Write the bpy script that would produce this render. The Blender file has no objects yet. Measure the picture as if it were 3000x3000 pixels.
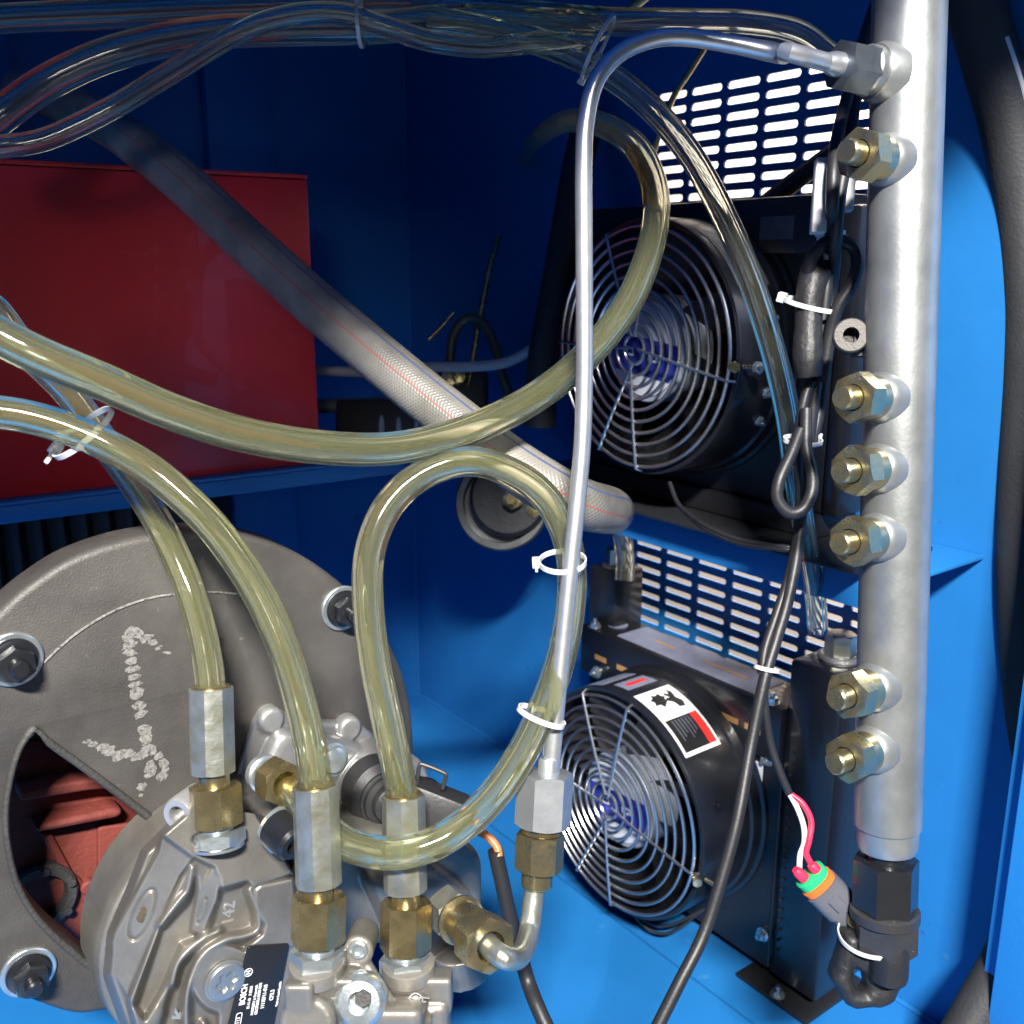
import bpy, bmesh, math, random
from mathutils import Vector as V, Matrix, noise
random.seed(11)
S = bpy.context.scene
COL = S.collection
R_ = math.radians

# ------------------------------------------------------------------ camera, world, lamps, exposure
FPX = 2900.0
YAW, PIT = R_(36.8), R_(14.0)
FW = V((math.sin(YAW)*math.cos(PIT), math.cos(YAW)*math.cos(PIT), -math.sin(PIT)))
RT = V((math.cos(YAW), -math.sin(YAW), 0))
UP = RT.cross(FW)
cam = bpy.data.cameras.new('camera')
cam.sensor_width = 36; cam.lens = 36*FPX/3000
cam.clip_start = .02; cam.clip_end = 60
camo = bpy.data.objects.new('camera', cam); COL.objects.link(camo)
camo.matrix_world = Matrix((RT, UP, -FW)).transposed().to_4x4()
cam.dof.use_dof = True; cam.dof.focus_distance = .55; cam.dof.aperture_fstop = 13
S.camera = camo
w = bpy.data.worlds.new('World'); S.world = w; w.use_nodes = True
w.node_tree.nodes['Background'].inputs[0].default_value = (.80, .88, 1, 1)
w.node_tree.nodes['Background'].inputs[1].default_value = .055
def area_lamp(name, loc, target, sx, sy, power, color):
    l = bpy.data.lights.new(name, 'AREA'); l.shape = 'RECTANGLE'; l.size = sx; l.size_y = sy
    l.energy = power; l.color = color
    o = bpy.data.objects.new(name, l); COL.objects.link(o)
    o.location = loc
    o.rotation_euler = (V(target)-V(loc)).to_track_quat('-Z', 'Y').to_euler()
    return o
area_lamp('workshop_lamp', (-.8, -1.2, 1.42), (.35, .55, -.25), .46, .12, 242, (1, .965, .91))
area_lamp('hall_lamp', (1.25, .9, .9), (1.75, 1.2, -.5), .7, .7, 85, (1, .93, .84))
sp = bpy.data.lights.new('box_fill_spot', 'SPOT'); sp.energy = 15; sp.spot_size = R_(16); sp.spot_blend = 1; sp.shadow_soft_size = .12; sp.color = (1, .97, .92)  # fill spot added to brighten the red box and shelf, no real lamp
spo = bpy.data.objects.new('box_fill_spot', sp); COL.objects.link(spo); spo.location = (-.45, -.55, .18)
spo.rotation_euler = (V((.26, .74, -.06))-spo.location).to_track_quat('-Z', 'Y').to_euler()
S.view_settings.view_transform = 'Standard'; S.view_settings.look = 'None'
S.view_settings.exposure = 0; S.view_settings.gamma = 1
cy = S.cycles
cy.max_bounces = 20; cy.transmission_bounces = 20; cy.transparent_max_bounces = 16
cy.diffuse_bounces = 5; cy.glossy_bounces = 6; cy.use_denoising = True
cy.sample_clamp_indirect = 6; cy.caustics_reflective = False; cy.blur_glossy = .6

# ------------------------------------------------------------------ helpers: positions along the view
def ray(px, py): return FW + RT*((px-1500)/FPX) - UP*((py-1500)/FPX)
def P(px, py, d): return ray(px, py)*d
def PA(px, py, ax, v):
    D = ray(px, py); return D*(v/D[ax])
def PX(px, py, v): return PA(px, py, 0, v)
def PY(px, py, v): return PA(px, py, 1, v)
def PZ(px, py, v): return PA(px, py, 2, v)
def m_per_px(d): return d/FPX

# ------------------------------------------------------------------ materials
MATS = {}
def mat(name, col, metal=0, rough=.5, bump=0, bscale=400, var=0, vscale=12, col2=None, coat=0, spec=.5, rvar=0, detail=4):
    if name in MATS: return MATS[name]
    m = bpy.data.materials.new(name); m.use_nodes = True
    nt = m.node_tree; b = nt.nodes['Principled BSDF']
    b.inputs['Base Color'].default_value = (*col, 1)
    b.inputs['Metallic'].default_value = metal
    b.inputs['Roughness'].default_value = rough
    b.inputs['Specular IOR Level'].default_value = spec
    b.inputs['Coat Weight'].default_value = coat
    tc = nt.nodes.new('ShaderNodeTexCoord')
    if var or col2 or rvar:
        n = nt.nodes.new('ShaderNodeTexNoise'); n.inputs['Scale'].default_value = vscale
        n.inputs['Detail'].default_value = 6; n.inputs['Roughness'].default_value = .62
        nt.links.new(tc.outputs['Object'], n.inputs['Vector'])
        rp = nt.nodes.new('ShaderNodeValToRGB')
        c2 = col2 if col2 else tuple(c*(1-var) for c in col)
        rp.color_ramp.elements[0].position = .36; rp.color_ramp.elements[1].position = .66
        rp.color_ramp.elements[0].color = (*c2, 1); rp.color_ramp.elements[1].color = (*col, 1)
        nt.links.new(n.outputs['Fac'], rp.inputs['Fac'])
        nt.links.new(rp.outputs['Color'], b.inputs['Base Color'])
        if rvar:
            mr = nt.nodes.new('ShaderNodeMapRange')
            mr.inputs['To Min'].default_value = max(.03, rough-rvar); mr.inputs['To Max'].default_value = rough+rvar
            nt.links.new(n.outputs['Fac'], mr.inputs['Value']); nt.links.new(mr.outputs['Result'], b.inputs['Roughness'])
    if bump:
        n2 = nt.nodes.new('ShaderNodeTexNoise'); n2.inputs['Scale'].default_value = bscale; n2.inputs['Detail'].default_value = detail
        nt.links.new(tc.outputs['Object'], n2.inputs['Vector'])
        bp = nt.nodes.new('ShaderNodeBump'); bp.inputs['Strength'].default_value = bump; bp.inputs['Distance'].default_value = .0012
        nt.links.new(n2.outputs['Fac'], bp.inputs['Height']); nt.links.new(bp.outputs['Normal'], b.inputs['Normal'])
    MATS[name] = m; return m

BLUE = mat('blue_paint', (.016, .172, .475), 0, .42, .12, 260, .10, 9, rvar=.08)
BLUE_LIT = mat('blue_paint_lit_post', (.022, .235, .64), 0, .4, .12, 260, .06, 9)  # cabinet blue made lighter, the post's strong light put into the colour
RED = mat('red_paint', (.60, .018, .020), 0, .36, .15, 180, .12, 7, coat=.2)
GALV = mat('galvanised_steel', (.41, .425, .42), .78, .41, .07, 500, 0, 34, (.315, .33, .33), rvar=.07)
STEEL = mat('bright_steel', (.74, .76, .78), .86, .33, .06, 500, 0, 70, (.64, .67, .70), rvar=.06)
ALU = mat('cast_aluminium', (.262, .246, .218), .60, .42, .12, 900, 0, 26, (.185, .172, .150), rvar=.06)
ALUB = mat('bright_aluminium', (.42, .415, .41), .7, .38, .12, 900, .12, 30, rvar=.05)
IRON = mat('grey_casting', (.100, .092, .084), .25, .52, .28, 900, 0, 14, (.055, .050, .046), rvar=.08)
IRON_D = mat('casting_edge', (.066, .063, .060), .2, .6, .6, 420, .3, 26)
def crease_shade(m, lo, hi):  # occlusion-like shade painted into creases, edges lightened
    nt = m.node_tree; b = nt.nodes['Principled BSDF']; src = b.inputs['Base Color'].links[0].from_socket
    g = nt.nodes.new('ShaderNodeNewGeometry'); r = nt.nodes.new('ShaderNodeValToRGB')
    r.color_ramp.elements[0].position = .44; r.color_ramp.elements[0].color = (lo, lo, lo, 1)
    r.color_ramp.elements[1].position = .57; r.color_ramp.elements[1].color = (hi, hi, hi, 1)
    nt.links.new(g.outputs['Pointiness'], r.inputs['Fac'])
    mx = nt.nodes.new('ShaderNodeMixRGB'); mx.blend_type = 'MULTIPLY'; mx.inputs[0].default_value = 1
    nt.links.new(src, mx.inputs[1]); nt.links.new(r.outputs[0], mx.inputs[2]); nt.links.new(mx.outputs[0], b.inputs['Base Color'])
crease_shade(ALU, .60, 1.45); crease_shade(ALUB, .65, 1.35)
def specks(m, scale, lo, col):
    nt = m.node_tree; b = nt.nodes['Principled BSDF']; src = b.inputs['Base Color'].links[0].from_socket
    tc = nt.nodes.new('ShaderNodeTexCoord'); n = nt.nodes.new('ShaderNodeTexNoise'); n.inputs['Scale'].default_value = scale; n.inputs['Detail'].default_value = 3
    nt.links.new(tc.outputs['Object'], n.inputs['Vector'])
    r = nt.nodes.new('ShaderNodeValToRGB'); r.color_ramp.elements[0].position = lo; r.color_ramp.elements[0].color = (0, 0, 0, 1)
    r.color_ramp.elements[1].position = lo+.05; r.color_ramp.elements[1].color = (1, 1, 1, 1)
    nt.links.new(n.outputs['Fac'], r.inputs['Fac'])
    mx = nt.nodes.new('ShaderNodeMixRGB'); nt.links.new(r.outputs[0], mx.inputs[0]); nt.links.new(src, mx.inputs[1]); mx.inputs[2].default_value = (*col, 1)
    nt.links.new(mx.outputs[0], b.inputs['Base Color'])
specks(BLUE, 75, .735, (.012, .06, .17)); specks(BLUE, 38, .70, (.035, .20, .48))
specks(IRON, 120, .70, (.15, .14, .13)); specks(IRON, 60, .72, (.05, .042, .036))
RUST = mat('red_oxide_casting', (.19, .034, .024), 0, .72, .5, 260, .35, 20)
GOLD = mat('yellow_zinc', (.50, .385, .18), .93, .28, .12, 400, 0, 110, (.35, .345, .26), rvar=.10)
BRASS = mat('olive_brass', (.50, .40, .20), .92, .27, .1, 400, .25, 80, rvar=.06)
ZINC = mat('white_zinc', (.62, .68, .72), .85, .30, .15, 400, 0, 90, (.50, .56, .58), rvar=.08)
CRIMP = mat('crimped_steel', (.50, .53, .50), .85, .36, .22, 240, 0, 70, (.38, .37, .28), rvar=.10)
CHROME = mat('plated_wire', (.60, .61, .62), .95, .27)
BLACK = mat('black_gloss_paint', (.012, .013, .016), 0, .30, .12, 200, .2, 30, coat=.35)
BLACKM = mat('black_satin_paint', (.014, .015, .018), 0, .46, .2, 300, .2, 30)
PLAS = mat('black_plastic', (.022, .022, .024), 0, .48, .15, 600, .15, 40)
RUB = mat('black_rubber', (.030, .031, .034), 0, .62, .35, 420, .25, 30)
CABLE = mat('cable_sheath', (.016, .016, .019), 0, .46, .1, 500, .15, 30)
TAPE = mat('shrink_tube', (.016, .016, .018), 0, .50, .9, 140, .2, 40)
NYL = mat('white_nylon', (.60, .60, .61), 0, .38, .05, 400, .05, 60)
BLADE = mat('fan_blade', (.032, .032, .036), 0, .42, .1, 300, .1, 20)
HUB = mat('fan_hub', (.30, .34, .42), .2, .4, .1, 300, .1, 20)
WHITE = mat('white_print', (.82, .82, .82), 0, .45)
LBLUE = mat('blue_print', (.02, .035, .30), 0, .4)
LRED = mat('red_print', (.75, .03, .025), 0, .45)
LBLACK = mat('black_print', (.012, .012, .013), 0, .35)
LPALE = mat('pale_foil_print', (.20, .225, .32), .1, .5, 0, 0, .2, 60)
LGOLD = mat('gold_print', (.50, .27, .10), .3, .5)
LGREY = mat('grey_print', (.10, .11, .14), 0, .5, 0, 0, .3, 90)
CHALK = mat('chalk_paint', (.27, .257, .238), 0, .9, .3, 300, 0, 420, (.14, .13, .12))
GREEN = mat('green_seal', (.02, .42, .16), 0, .5)
ORANGE = mat('orange_seal', (.75, .14, .025), 0, .5)
CGREY = mat('grey_connector', (.10, .105, .125), 0, .5, .1, 300, .1, 40)
WRED = mat('red_wire', (.75, .03, .08), 0, .4)
WWHT = mat('white_wire', (.75, .75, .72), 0, .4)
WBRN = mat('brown_wire', (.42, .15, .05), 0, .45)
CREAM = mat('cream_plaster', (.78, .66, .56), 0, .8, .2, 30, .06, 3)

nt = CHALK.node_tree; n_ = nt.nodes.new('ShaderNodeTexNoise'); n_.inputs['Scale'].default_value = 520; n_.inputs['Detail'].default_value = 4
nt.links.new(nt.nodes.new('ShaderNodeTexCoord').outputs['Object'], n_.inputs['Vector'])
r_ = nt.nodes.new('ShaderNodeValToRGB'); r_.color_ramp.elements[0].position = .30; r_.color_ramp.elements[1].position = .48; nt.links.new(n_.outputs['Fac'], r_.inputs['Fac'])
nt.links.new(r_.outputs['Color'], nt.nodes['Principled BSDF'].inputs['Alpha'])
def glassy(name, tint, absorb, dens, milk, milkcol):
    m = bpy.data.materials.new(name); m.use_nodes = True
    nt = m.node_tree; b = nt.nodes['Principled BSDF']; out = nt.nodes['Material Output']
    b.inputs['Base Color'].default_value = (*tint, 1)
    b.inputs['Transmission Weight'].default_value = 1
    b.inputs['IOR'].default_value = 1.43
    b.inputs['Roughness'].default_value = .065
    tc = nt.nodes.new('ShaderNodeTexCoord')
    n = nt.nodes.new('ShaderNodeTexNoise'); n.inputs['Scale'].default_value = 45; n.inputs['Detail'].default_value = 3
    nt.links.new(tc.outputs['Object'], n.inputs['Vector'])
    bp = nt.nodes.new('ShaderNodeBump'); bp.inputs['Strength'].default_value = .035; bp.inputs['Distance'].default_value = .002
    nt.links.new(n.outputs['Fac'], bp.inputs['Height']); nt.links.new(bp.outputs['Normal'], b.inputs['Normal'])
    df = nt.nodes.new('ShaderNodeBsdfDiffuse'); df.inputs[0].default_value = (*milkcol, 1)
    tr = nt.nodes.new('ShaderNodeBsdfTranslucent'); tr.inputs[0].default_value = (*milkcol, 1)
    a = nt.nodes.new('ShaderNodeMixShader'); a.inputs[0].default_value = .5
    nt.links.new(df.outputs[0], a.inputs[1]); nt.links.new(tr.outputs[0], a.inputs[2])
    mx = nt.nodes.new('ShaderNodeMixShader'); mx.inputs[0].default_value = milk
    nt.links.new(b.outputs[0], mx.inputs[1]); nt.links.new(a.outputs[0], mx.inputs[2])
    nt.links.new(mx.outputs[0], out.inputs['Surface'])
    va = nt.nodes.new('ShaderNodeVolumeAbsorption'); va.inputs['Color'].default_value = (*absorb, 1); va.inputs['Density'].default_value = dens
    nt.links.new(va.outputs[0], out.inputs['Volume'])
    MATS[name] = m; return m
PVC = glassy('amber_clear_hose', (.99, .985, .93), (.92, .92, .36), 30, .075, (.92, .92, .46))
PVC2 = glassy('clear_hose', (.97, .98, .98), (.80, .80, .46), 55, .03, (.60, .60, .42))

FUEL = glassy('amber_fuel', (1, .80, .25), (.95, .55, .05), 60, .35, (.95, .50, .05))
def braided():
    m = bpy.data.materials.new('braided_hose'); m.use_nodes = True
    nt = m.node_tree; b = nt.nodes['Principled BSDF']
    b.inputs['Roughness'].default_value = .36; b.inputs['Coat Weight'].default_value = .3
    uv = nt.nodes.new('ShaderNodeUVMap')
    mp = nt.nodes.new('ShaderNodeMapping'); mp.inputs['Scale'].default_value = (1, 1, 1)
    nt.links.new(uv.outputs[0], mp.inputs['Vector'])
    hs = []
    for s in (1, -1):
        wv = nt.nodes.new('ShaderNodeTexWave'); wv.wave_type = 'BANDS'; wv.bands_direction = 'DIAGONAL'
        wv.inputs['Scale'].default_value = 1.8
        m2 = nt.nodes.new('ShaderNodeMapping'); m2.inputs['Scale'].default_value = (1.6, s*1.0, 0)
        nt.links.new(uv.outputs[0], m2.inputs['Vector']); nt.links.new(m2.outputs[0], wv.inputs['Vector']); hs.append(wv)
    mul = nt.nodes.new('ShaderNodeMath'); mul.operation = 'MAXIMUM'
    nt.links.new(hs[0].outputs['Fac'], mul.inputs[0]); nt.links.new(hs[1].outputs['Fac'], mul.inputs[1])
    bp = nt.nodes.new('ShaderNodeBump'); bp.inputs['Strength'].default_value = .28; bp.inputs['Distance'].default_value = .0010
    nt.links.new(mul.outputs[0], bp.inputs['Height']); nt.links.new(bp.outputs['Normal'], b.inputs['Normal'])
    tc = nt.nodes.new('ShaderNodeTexCoord')
    n = nt.nodes.new('ShaderNodeTexNoise'); n.inputs['Scale'].default_value = 30; n.inputs['Detail'].default_value = 5
    nt.links.new(tc.outputs['Object'], n.inputs['Vector'])
    rp = nt.nodes.new('ShaderNodeValToRGB')
    rp.color_ramp.elements[0].position = .35; rp.color_ramp.elements[0].color = (.10, .093, .080, 1)
    rp.color_ramp.elements[1].position = .6; rp.color_ramp.elements[1].color = (.21, .20, .18, 1)
    nt.links.new(n.outputs['Fac'], rp.inputs['Fac'])
    mx = nt.nodes.new('ShaderNodeMixRGB'); mx.blend_type = 'MULTIPLY'; mx.inputs[0].default_value = .13
    nt.links.new(rp.outputs[0], mx.inputs[1]); nt.links.new(mul.outputs[0], mx.inputs[2])
    nt.links.new(mx.outputs[0], b.inputs['Base Color'])
    return m
BRAID = braided()
STRIPE_R = mat('hose_red_line', (.30, .07, .055), 0, .4)
STRIPE_B = mat('hose_blue_line', (.06, .08, .16), 0, .4)
def emit(name, col, s):
    m = bpy.data.materials.new(name); m.use_nodes = True; nt = m.node_tree
    e = nt.nodes.new('ShaderNodeEmission'); e.inputs[0].default_value = (*col, 1); e.inputs[1].default_value = s
    nt.links.new(e.outputs[0], nt.nodes['Material Output'].inputs['Surface']); return m

# ------------------------------------------------------------------ objects
ORIG = {}
def thing(name, label, cat, loc, group=None):
    o = bpy.data.objects.new(name, None); COL.objects.link(o)
    o.empty_display_size = .01
    o.location = loc; o['label'] = label; o['category'] = cat
    if group: o['group'] = group
    ORIG[o.name] = V(loc); return o
def ob(name, bm, m, parent=None, angle=32, label=None):
    off = ORIG[parent.name] if parent else V((0, 0, 0))
    if parent and off.length: bmesh.ops.translate(bm, verts=bm.verts, vec=-off)
    bmesh.ops.recalc_face_normals(bm, faces=bm.faces) if not bm.loops.layers.uv.get('keep') else None
    me = bpy.data.meshes.new(name); bm.to_mesh(me); bm.free()
    for x in (m if isinstance(m, (list, tuple)) else [m]): me.materials.append(x)
    me.polygons.foreach_set('use_smooth', [True]*len(me.polygons))
    me.set_sharp_from_angle(angle=R_(angle))
    o = bpy.data.objects.new(name, me); COL.objects.link(o)
    if parent: o.parent = parent
    ORIG[o.name] = off
    if label: o['label'] = label
    return o
def single(name, bm, m, label, cat, group=None, angle=32):
    n = len(bm.verts); c = V((0, 0, 0))
    for v in bm.verts: c += v.co
    c /= n
    bmesh.ops.translate(bm, verts=bm.verts, vec=-c)
    o = ob(name, bm, m, None, angle); o.location = c
    o['label'] = label; o['category'] = cat
    if group: o['group'] = group
    return o
def struct(name, bm, m):
    o = ob(name, bm, m); o['kind'] = 'structure'; return o

def frame(axis, ref=None):
    a = V(axis).normalized()
    t = V(ref) if ref is not None else (V((0, 0, 1)) if abs(a.z) < .9 else V((1, 0, 0)))
    x = (t - a*t.dot(a)).normalized(); y = a.cross(x)
    return a, x, y
def join(*bms):
    o = bms[0]
    for b in bms[1:]:
        me = bpy.data.meshes.new('t'); b.to_mesh(me); b.free(); o.from_mesh(me); bpy.data.meshes.remove(me)
    return o
def rings(bm, rs, closed=False, cap0=True, cap1=True, mats=None):
    vs = [[bm.verts.new(p) for p in r] for r in rs]
    n = len(vs[0]); L = len(vs)
    for i in range(L if closed else L-1):
        a, b = vs[i], vs[(i+1) % L]
        for j in range(n):
            fc = bm.faces.new((a[j], a[(j+1) % n], b[(j+1) % n], b[j]))
            if mats: fc.material_index = mats[j]
    if not closed:
        if cap0: bm.faces.new(vs[0][::-1])
        if cap1: bm.faces.new(vs[-1])
    return vs
def lathe(p0, axis, prof, seg=40, ref=None, closed=False):
    """profile of (distance along axis, radius)"""
    a, x, y = frame(axis, ref); bm = bmesh.new(); p0 = V(p0)
    rs = []
    for t, rr in prof:
        rr = max(rr, 1e-5)
        rs.append([p0 + a*t + (x*math.cos(2*math.pi*k/seg)+y*math.sin(2*math.pi*k/seg))*rr for k in range(seg)])
    rings(bm, rs, closed); return bm
def ngon(p0, axis, h, af, sides=6, ref=None, hole=0, soft=1, phase=0, both=True, n=8):
    """hexagon nut with rounded chamfer arcs, af = across flats radius"""
    a, x, y = frame(axis, ref); bm = bmesh.new(); p0 = V(p0); N = sides*n
    def rad(k):
        th = ((k/n) % 1 - .5)*2*math.pi/sides
        return af*(1+soft*(1/math.cos(th)-1))
    def pt(k, rr, t):
        an = 2*math.pi*k/N + phase
        return p0 + a*t + (x*math.cos(an)+y*math.sin(an))*rr
    lo = [0 + ((rad(k)-af)*.58 if both else 0) for k in range(N)]
    hi = [h - (rad(k)-af)*.58 for k in range(N)]
    rs = []
    if hole: rs.append([pt(k, hole, h*.35) for k in range(N)]); 
    if both: rs += [[pt(k, af*.93, 0) for k in range(N)]]
    if both: rs[-1] = [pt(k, af*.95, 0) for k in range(N)]
    rs += [[pt(k, rad(k), lo[k]) for k in range(N)], [pt(k, rad(k), hi[k]) for k in range(N)],
           [pt(k, af*.95, h) for k in range(N)]]
    if hole:
        rs = rs[1:]
        rs += [[pt(k, hole, h) for k in range(N)], [pt(k, hole, h*.4) for k in range(N)]]
    rings(bm, rs); return bm
def cr(pts, n):
    """Catmull-Rom through points (V or tuples), n samples"""
    pts = [V(p) for p in pts]
    ex = [pts[0]*2-pts[1]] + pts + [pts[-1]*2-pts[-2]]
    out = []; m = len(pts)-1
    for i in range(n):
        t = i/(n-1)*m; k = min(int(t), m-1); s = t-k
        p0, p1, p2, p3 = ex[k:k+4]
        out.append(.5*((2*p1)+(p2-p0)*s+(2*p0-5*p1+4*p2-p3)*s*s+(3*p1-p0-3*p2+p3)*s**3))
    return out
def resample(pts, n):
    L = [0]
    for a, b in zip(pts, pts[1:]): L.append(L[-1]+(b-a).length)
    out = []; k = 0
    for i in range(n):
        s = L[-1]*i/(n-1)
        while k < len(L)-2 and L[k+1] < s: k += 1
        q = (s-L[k])/max(1e-9, L[k+1]-L[k]); out.append(pts[k].lerp(pts[k+1], min(1, q)))
    return out
def sweep_rings(pts, rad, seg, ell=None, closed=False):
    n = len(pts); rs = []
    t0 = (pts[1]-pts[0]).normalized(); nx = None; frames = []
    for i in range(n):
        if closed: t = (pts[(i+1) % n]-pts[i-1]).normalized()
        else: t = (pts[min(i+1, n-1)]-pts[max(i-1, 0)]).normalized()
        if nx is None:
            ref = UP if abs(t.dot(UP)) < .9 else RT
            nx = (ref-t*ref.dot(t)).normalized()
        else: nx = (nx-t*nx.dot(t)).normalized()
        frames.append((t, nx, t.cross(nx)))
    for i, (t, a, b) in enumerate(frames):
        rr = rad(i/(n-1)) if callable(rad) else rad
        rs.append([pts[i]+(a*math.cos(2*math.pi*k/seg)+b*math.sin(2*math.pi*k/seg))*rr for k in range(seg)])
    return rs, frames
def tube(pts, rad, seg=20, n=90, smooth=True, mats=None, closed=False, jit=0):
    p = resample(cr(pts, n*3), n) if smooth else [V(q) for q in pts]
    bm = bmesh.new(); rs, _ = sweep_rings(p, rad, seg, closed=closed)
    rings(bm, rs, closed, mats=mats); return bm
def tube_uv(pts, rad, seg, n, mats=None):
    p = resample(cr(pts, n*3), n); bm = bmesh.new(); uvl = bm.loops.layers.uv.new('UVMap')
    rs, _ = sweep_rings(p, rad, seg); vs = [[bm.verts.new(q) for q in r_] for r_ in rs]
    step = (p[1]-p[0]).length; rr = rad(.5) if callable(rad) else rad
    for i in range(n-1):
        for j in range(seg):
            fc = bm.faces.new((vs[i][j], vs[i][(j+1) % seg], vs[i+1][(j+1) % seg], vs[i+1][j]))
            us = [(i, j), (i, j+1), (i+1, j+1), (i+1, j)]
            for lp, (a, b) in zip(fc.loops, us): lp[uvl].uv = (a*step/(.01), b/seg*2*math.pi*rr/.01)
            if mats: fc.material_index = mats[j]
    bm.faces.new(vs[0][::-1]); bm.faces.new(vs[-1]); return bm
def hollow(pts, rad, bore=.56, seg=28, n=110, fill=None):
    """thick walled clear tube: outside, bore and two annular ends"""
    p = resample(cr(pts, n*3), n); bm = bmesh.new()
    wob = [1+.012*noise.noise(q*22) for q in p]
    ro, _ = sweep_rings(p, rad, seg); f2 = (lambda t: rad(t)*bore) if callable(rad) else rad*bore
    ri, _ = sweep_rings(p, f2, seg)
    a = rings(bm, ro, cap0=False, cap1=False); b = rings(bm, [q[::-1] for q in ri], cap0=False, cap1=False)
    for e, fl in ((0, False), (-1, True)):
        A = a[e]; B = b[e][::-1]
        for j in range(seg):
            q = (A[j], A[(j+1) % seg], B[(j+1) % seg], B[j])
            bm.faces.new(q if fl else q[::-1])
    return bm
def box(c, ax, ay, az, bev=0, seg=2):
    """box about c with half vectors ax, ay, az"""
    bm = bmesh.new(); c, ax, ay, az = V(c), V(ax), V(ay), V(az)
    v = [bm.verts.new(c+ax*i+ay*j+az*k) for i in (-1, 1) for j in (-1, 1) for k in (-1, 1)]
    for q in ((0, 1, 3, 2), (4, 6, 7, 5), (0, 4, 5, 1), (2, 3, 7, 6), (0, 2, 6, 4), (1, 5, 7, 3)): bm.faces.new([v[i] for i in q])
    bmesh.ops.recalc_face_normals(bm, faces=bm.faces)
    if bev: bmesh.ops.bevel(bm, geom=bm.edges[:]+bm.verts[:], offset=bev, segments=seg, affect='EDGES', profile=.5)
    return bm
def abox(x0, x1, y0, y1, z0, z1, bev=0, seg=2):
    return box(((x0+x1)/2, (y0+y1)/2, (z0+z1)/2), ((x1-x0)/2, 0, 0), (0, (y1-y0)/2, 0), (0, 0, (z1-z0)/2), bev, seg)
def cut(out, holes=(), th=.004, bev=0, M=None, bres=2):
    """flat plate from 2D outlines, local z from 0 to th"""
    cu = bpy.data.curves.new('t', 'CURVE'); cu.dimensions = '2D'; cu.fill_mode = 'BOTH'
    cu.extrude = max(th/2-bev, 1e-5); cu.bevel_depth = bev; cu.bevel_resolution = bres; cu.offset = -bev
    for poly in [out]+list(holes):
        sp = cu.splines.new('POLY'); sp.points.add(len(poly)-1)
        for q, s in zip(poly, sp.points): s.co = (q[0], q[1], 0, 1)
        sp.use_cyclic_u = True
    return curve_bm(cu, Matrix.Translation((0, 0, th/2)), M)
def curve_bm(cu, L, M):
    o = bpy.data.objects.new('t', cu); me = bpy.data.meshes.new_from_object(o)
    bm = bmesh.new(); bm.from_mesh(me); bpy.data.objects.remove(o); bpy.data.curves.remove(cu); bpy.data.meshes.remove(me)
    bmesh.ops.transform(bm, matrix=L, verts=bm.verts)
    bmesh.ops.remove_doubles(bm, verts=bm.verts, dist=1e-6)
    if M: bmesh.ops.transform(bm, matrix=M, verts=bm.verts)
    return bm
def text(body, size, M, th=.0002, bold=0):
    cu = bpy.data.curves.new('t', 'FONT'); cu.body = body; cu.size = size; cu.extrude = th; cu.align_x = 'CENTER'; cu.align_y = 'CENTER'
    cu.offset = bold
    return curve_bm(cu, Matrix.Identity(4), M)
def fillet(poly, r, n=4):
    out = []; m = len(poly)
    for i in range(m):
        p = V(poly[i]).to_2d(); a = V(poly[i-1]).to_2d(); b = V(poly[(i+1) % m]).to_2d()
        da = (a-p); db = (b-p); k = min(r, da.length*.45, db.length*.45)
        s = p+da.normalized()*k; e = p+db.normalized()*k
        for j in range(n+1):
            t = j/n; out.append(tuple((1-t)**2*s+2*t*(1-t)*p+t*t*e))
    return out
def smooth_poly(poly, n=60):
    pts = [V((q[0], q[1], 0)) for q in poly]; m = len(pts); out = []
    for i in range(n):
        t = i/n*m; k = int(t); s = t-k
        p0, p1, p2, p3 = pts[(k-1) % m], pts[k % m], pts[(k+1) % m], pts[(k+2) % m]
        q = .5*((2*p1)+(p2-p0)*s+(2*p0-5*p1+4*p2-p3)*s*s+(3*p1-p0-3*p2+p3)*s**3); out.append((q.x, q.y))
    return out
MY = lambda Y: Matrix(((1, 0, 0, 0), (0, 0, -1, Y), (0, 1, 0, 0), (0, 0, 0, 1)))   # local x,y,z -> X, Z, -Y
def onY(pxs, Y):
    o = []
    for q in pxs:
        p = PY(q[0], q[1], Y); o.append((p.x, p.z))
    return o
def plateY(pxs, Y, th, bev=0, holes=(), r=0, sm=0):
    """plate whose front face lies on the plane Y and that runs back th"""
    a = onY(pxs, Y)
    if sm: a = smooth_poly(a, sm)
    elif r: a = fillet(a, r)
    hs = []
    for h in holes: hs.append(smooth_poly(onY(h, Y), 50))
    return cut(a, hs, th, bev, MY(Y+th))
def disc(p, axis, r, th, bev=0, seg=36): 
    return lathe(p, axis, [(0, r), (th-bev, r), (th, r-bev)] if bev else [(0, r), (th, r)], seg)
def torus(c, axis, R, r, n=64, s=8):
    a, x, y = frame(axis)
    return tube_closed([V(c)+(x*math.cos(2*math.pi*k/n)+y*math.sin(2*math.pi*k/n))*R for k in range(n)], r, s)
def tube_closed(pts, r, s=8):
    bm = bmesh.new(); rs, _ = sweep_rings(pts, r, s, closed=True); rings(bm, rs, True); return bm
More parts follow.
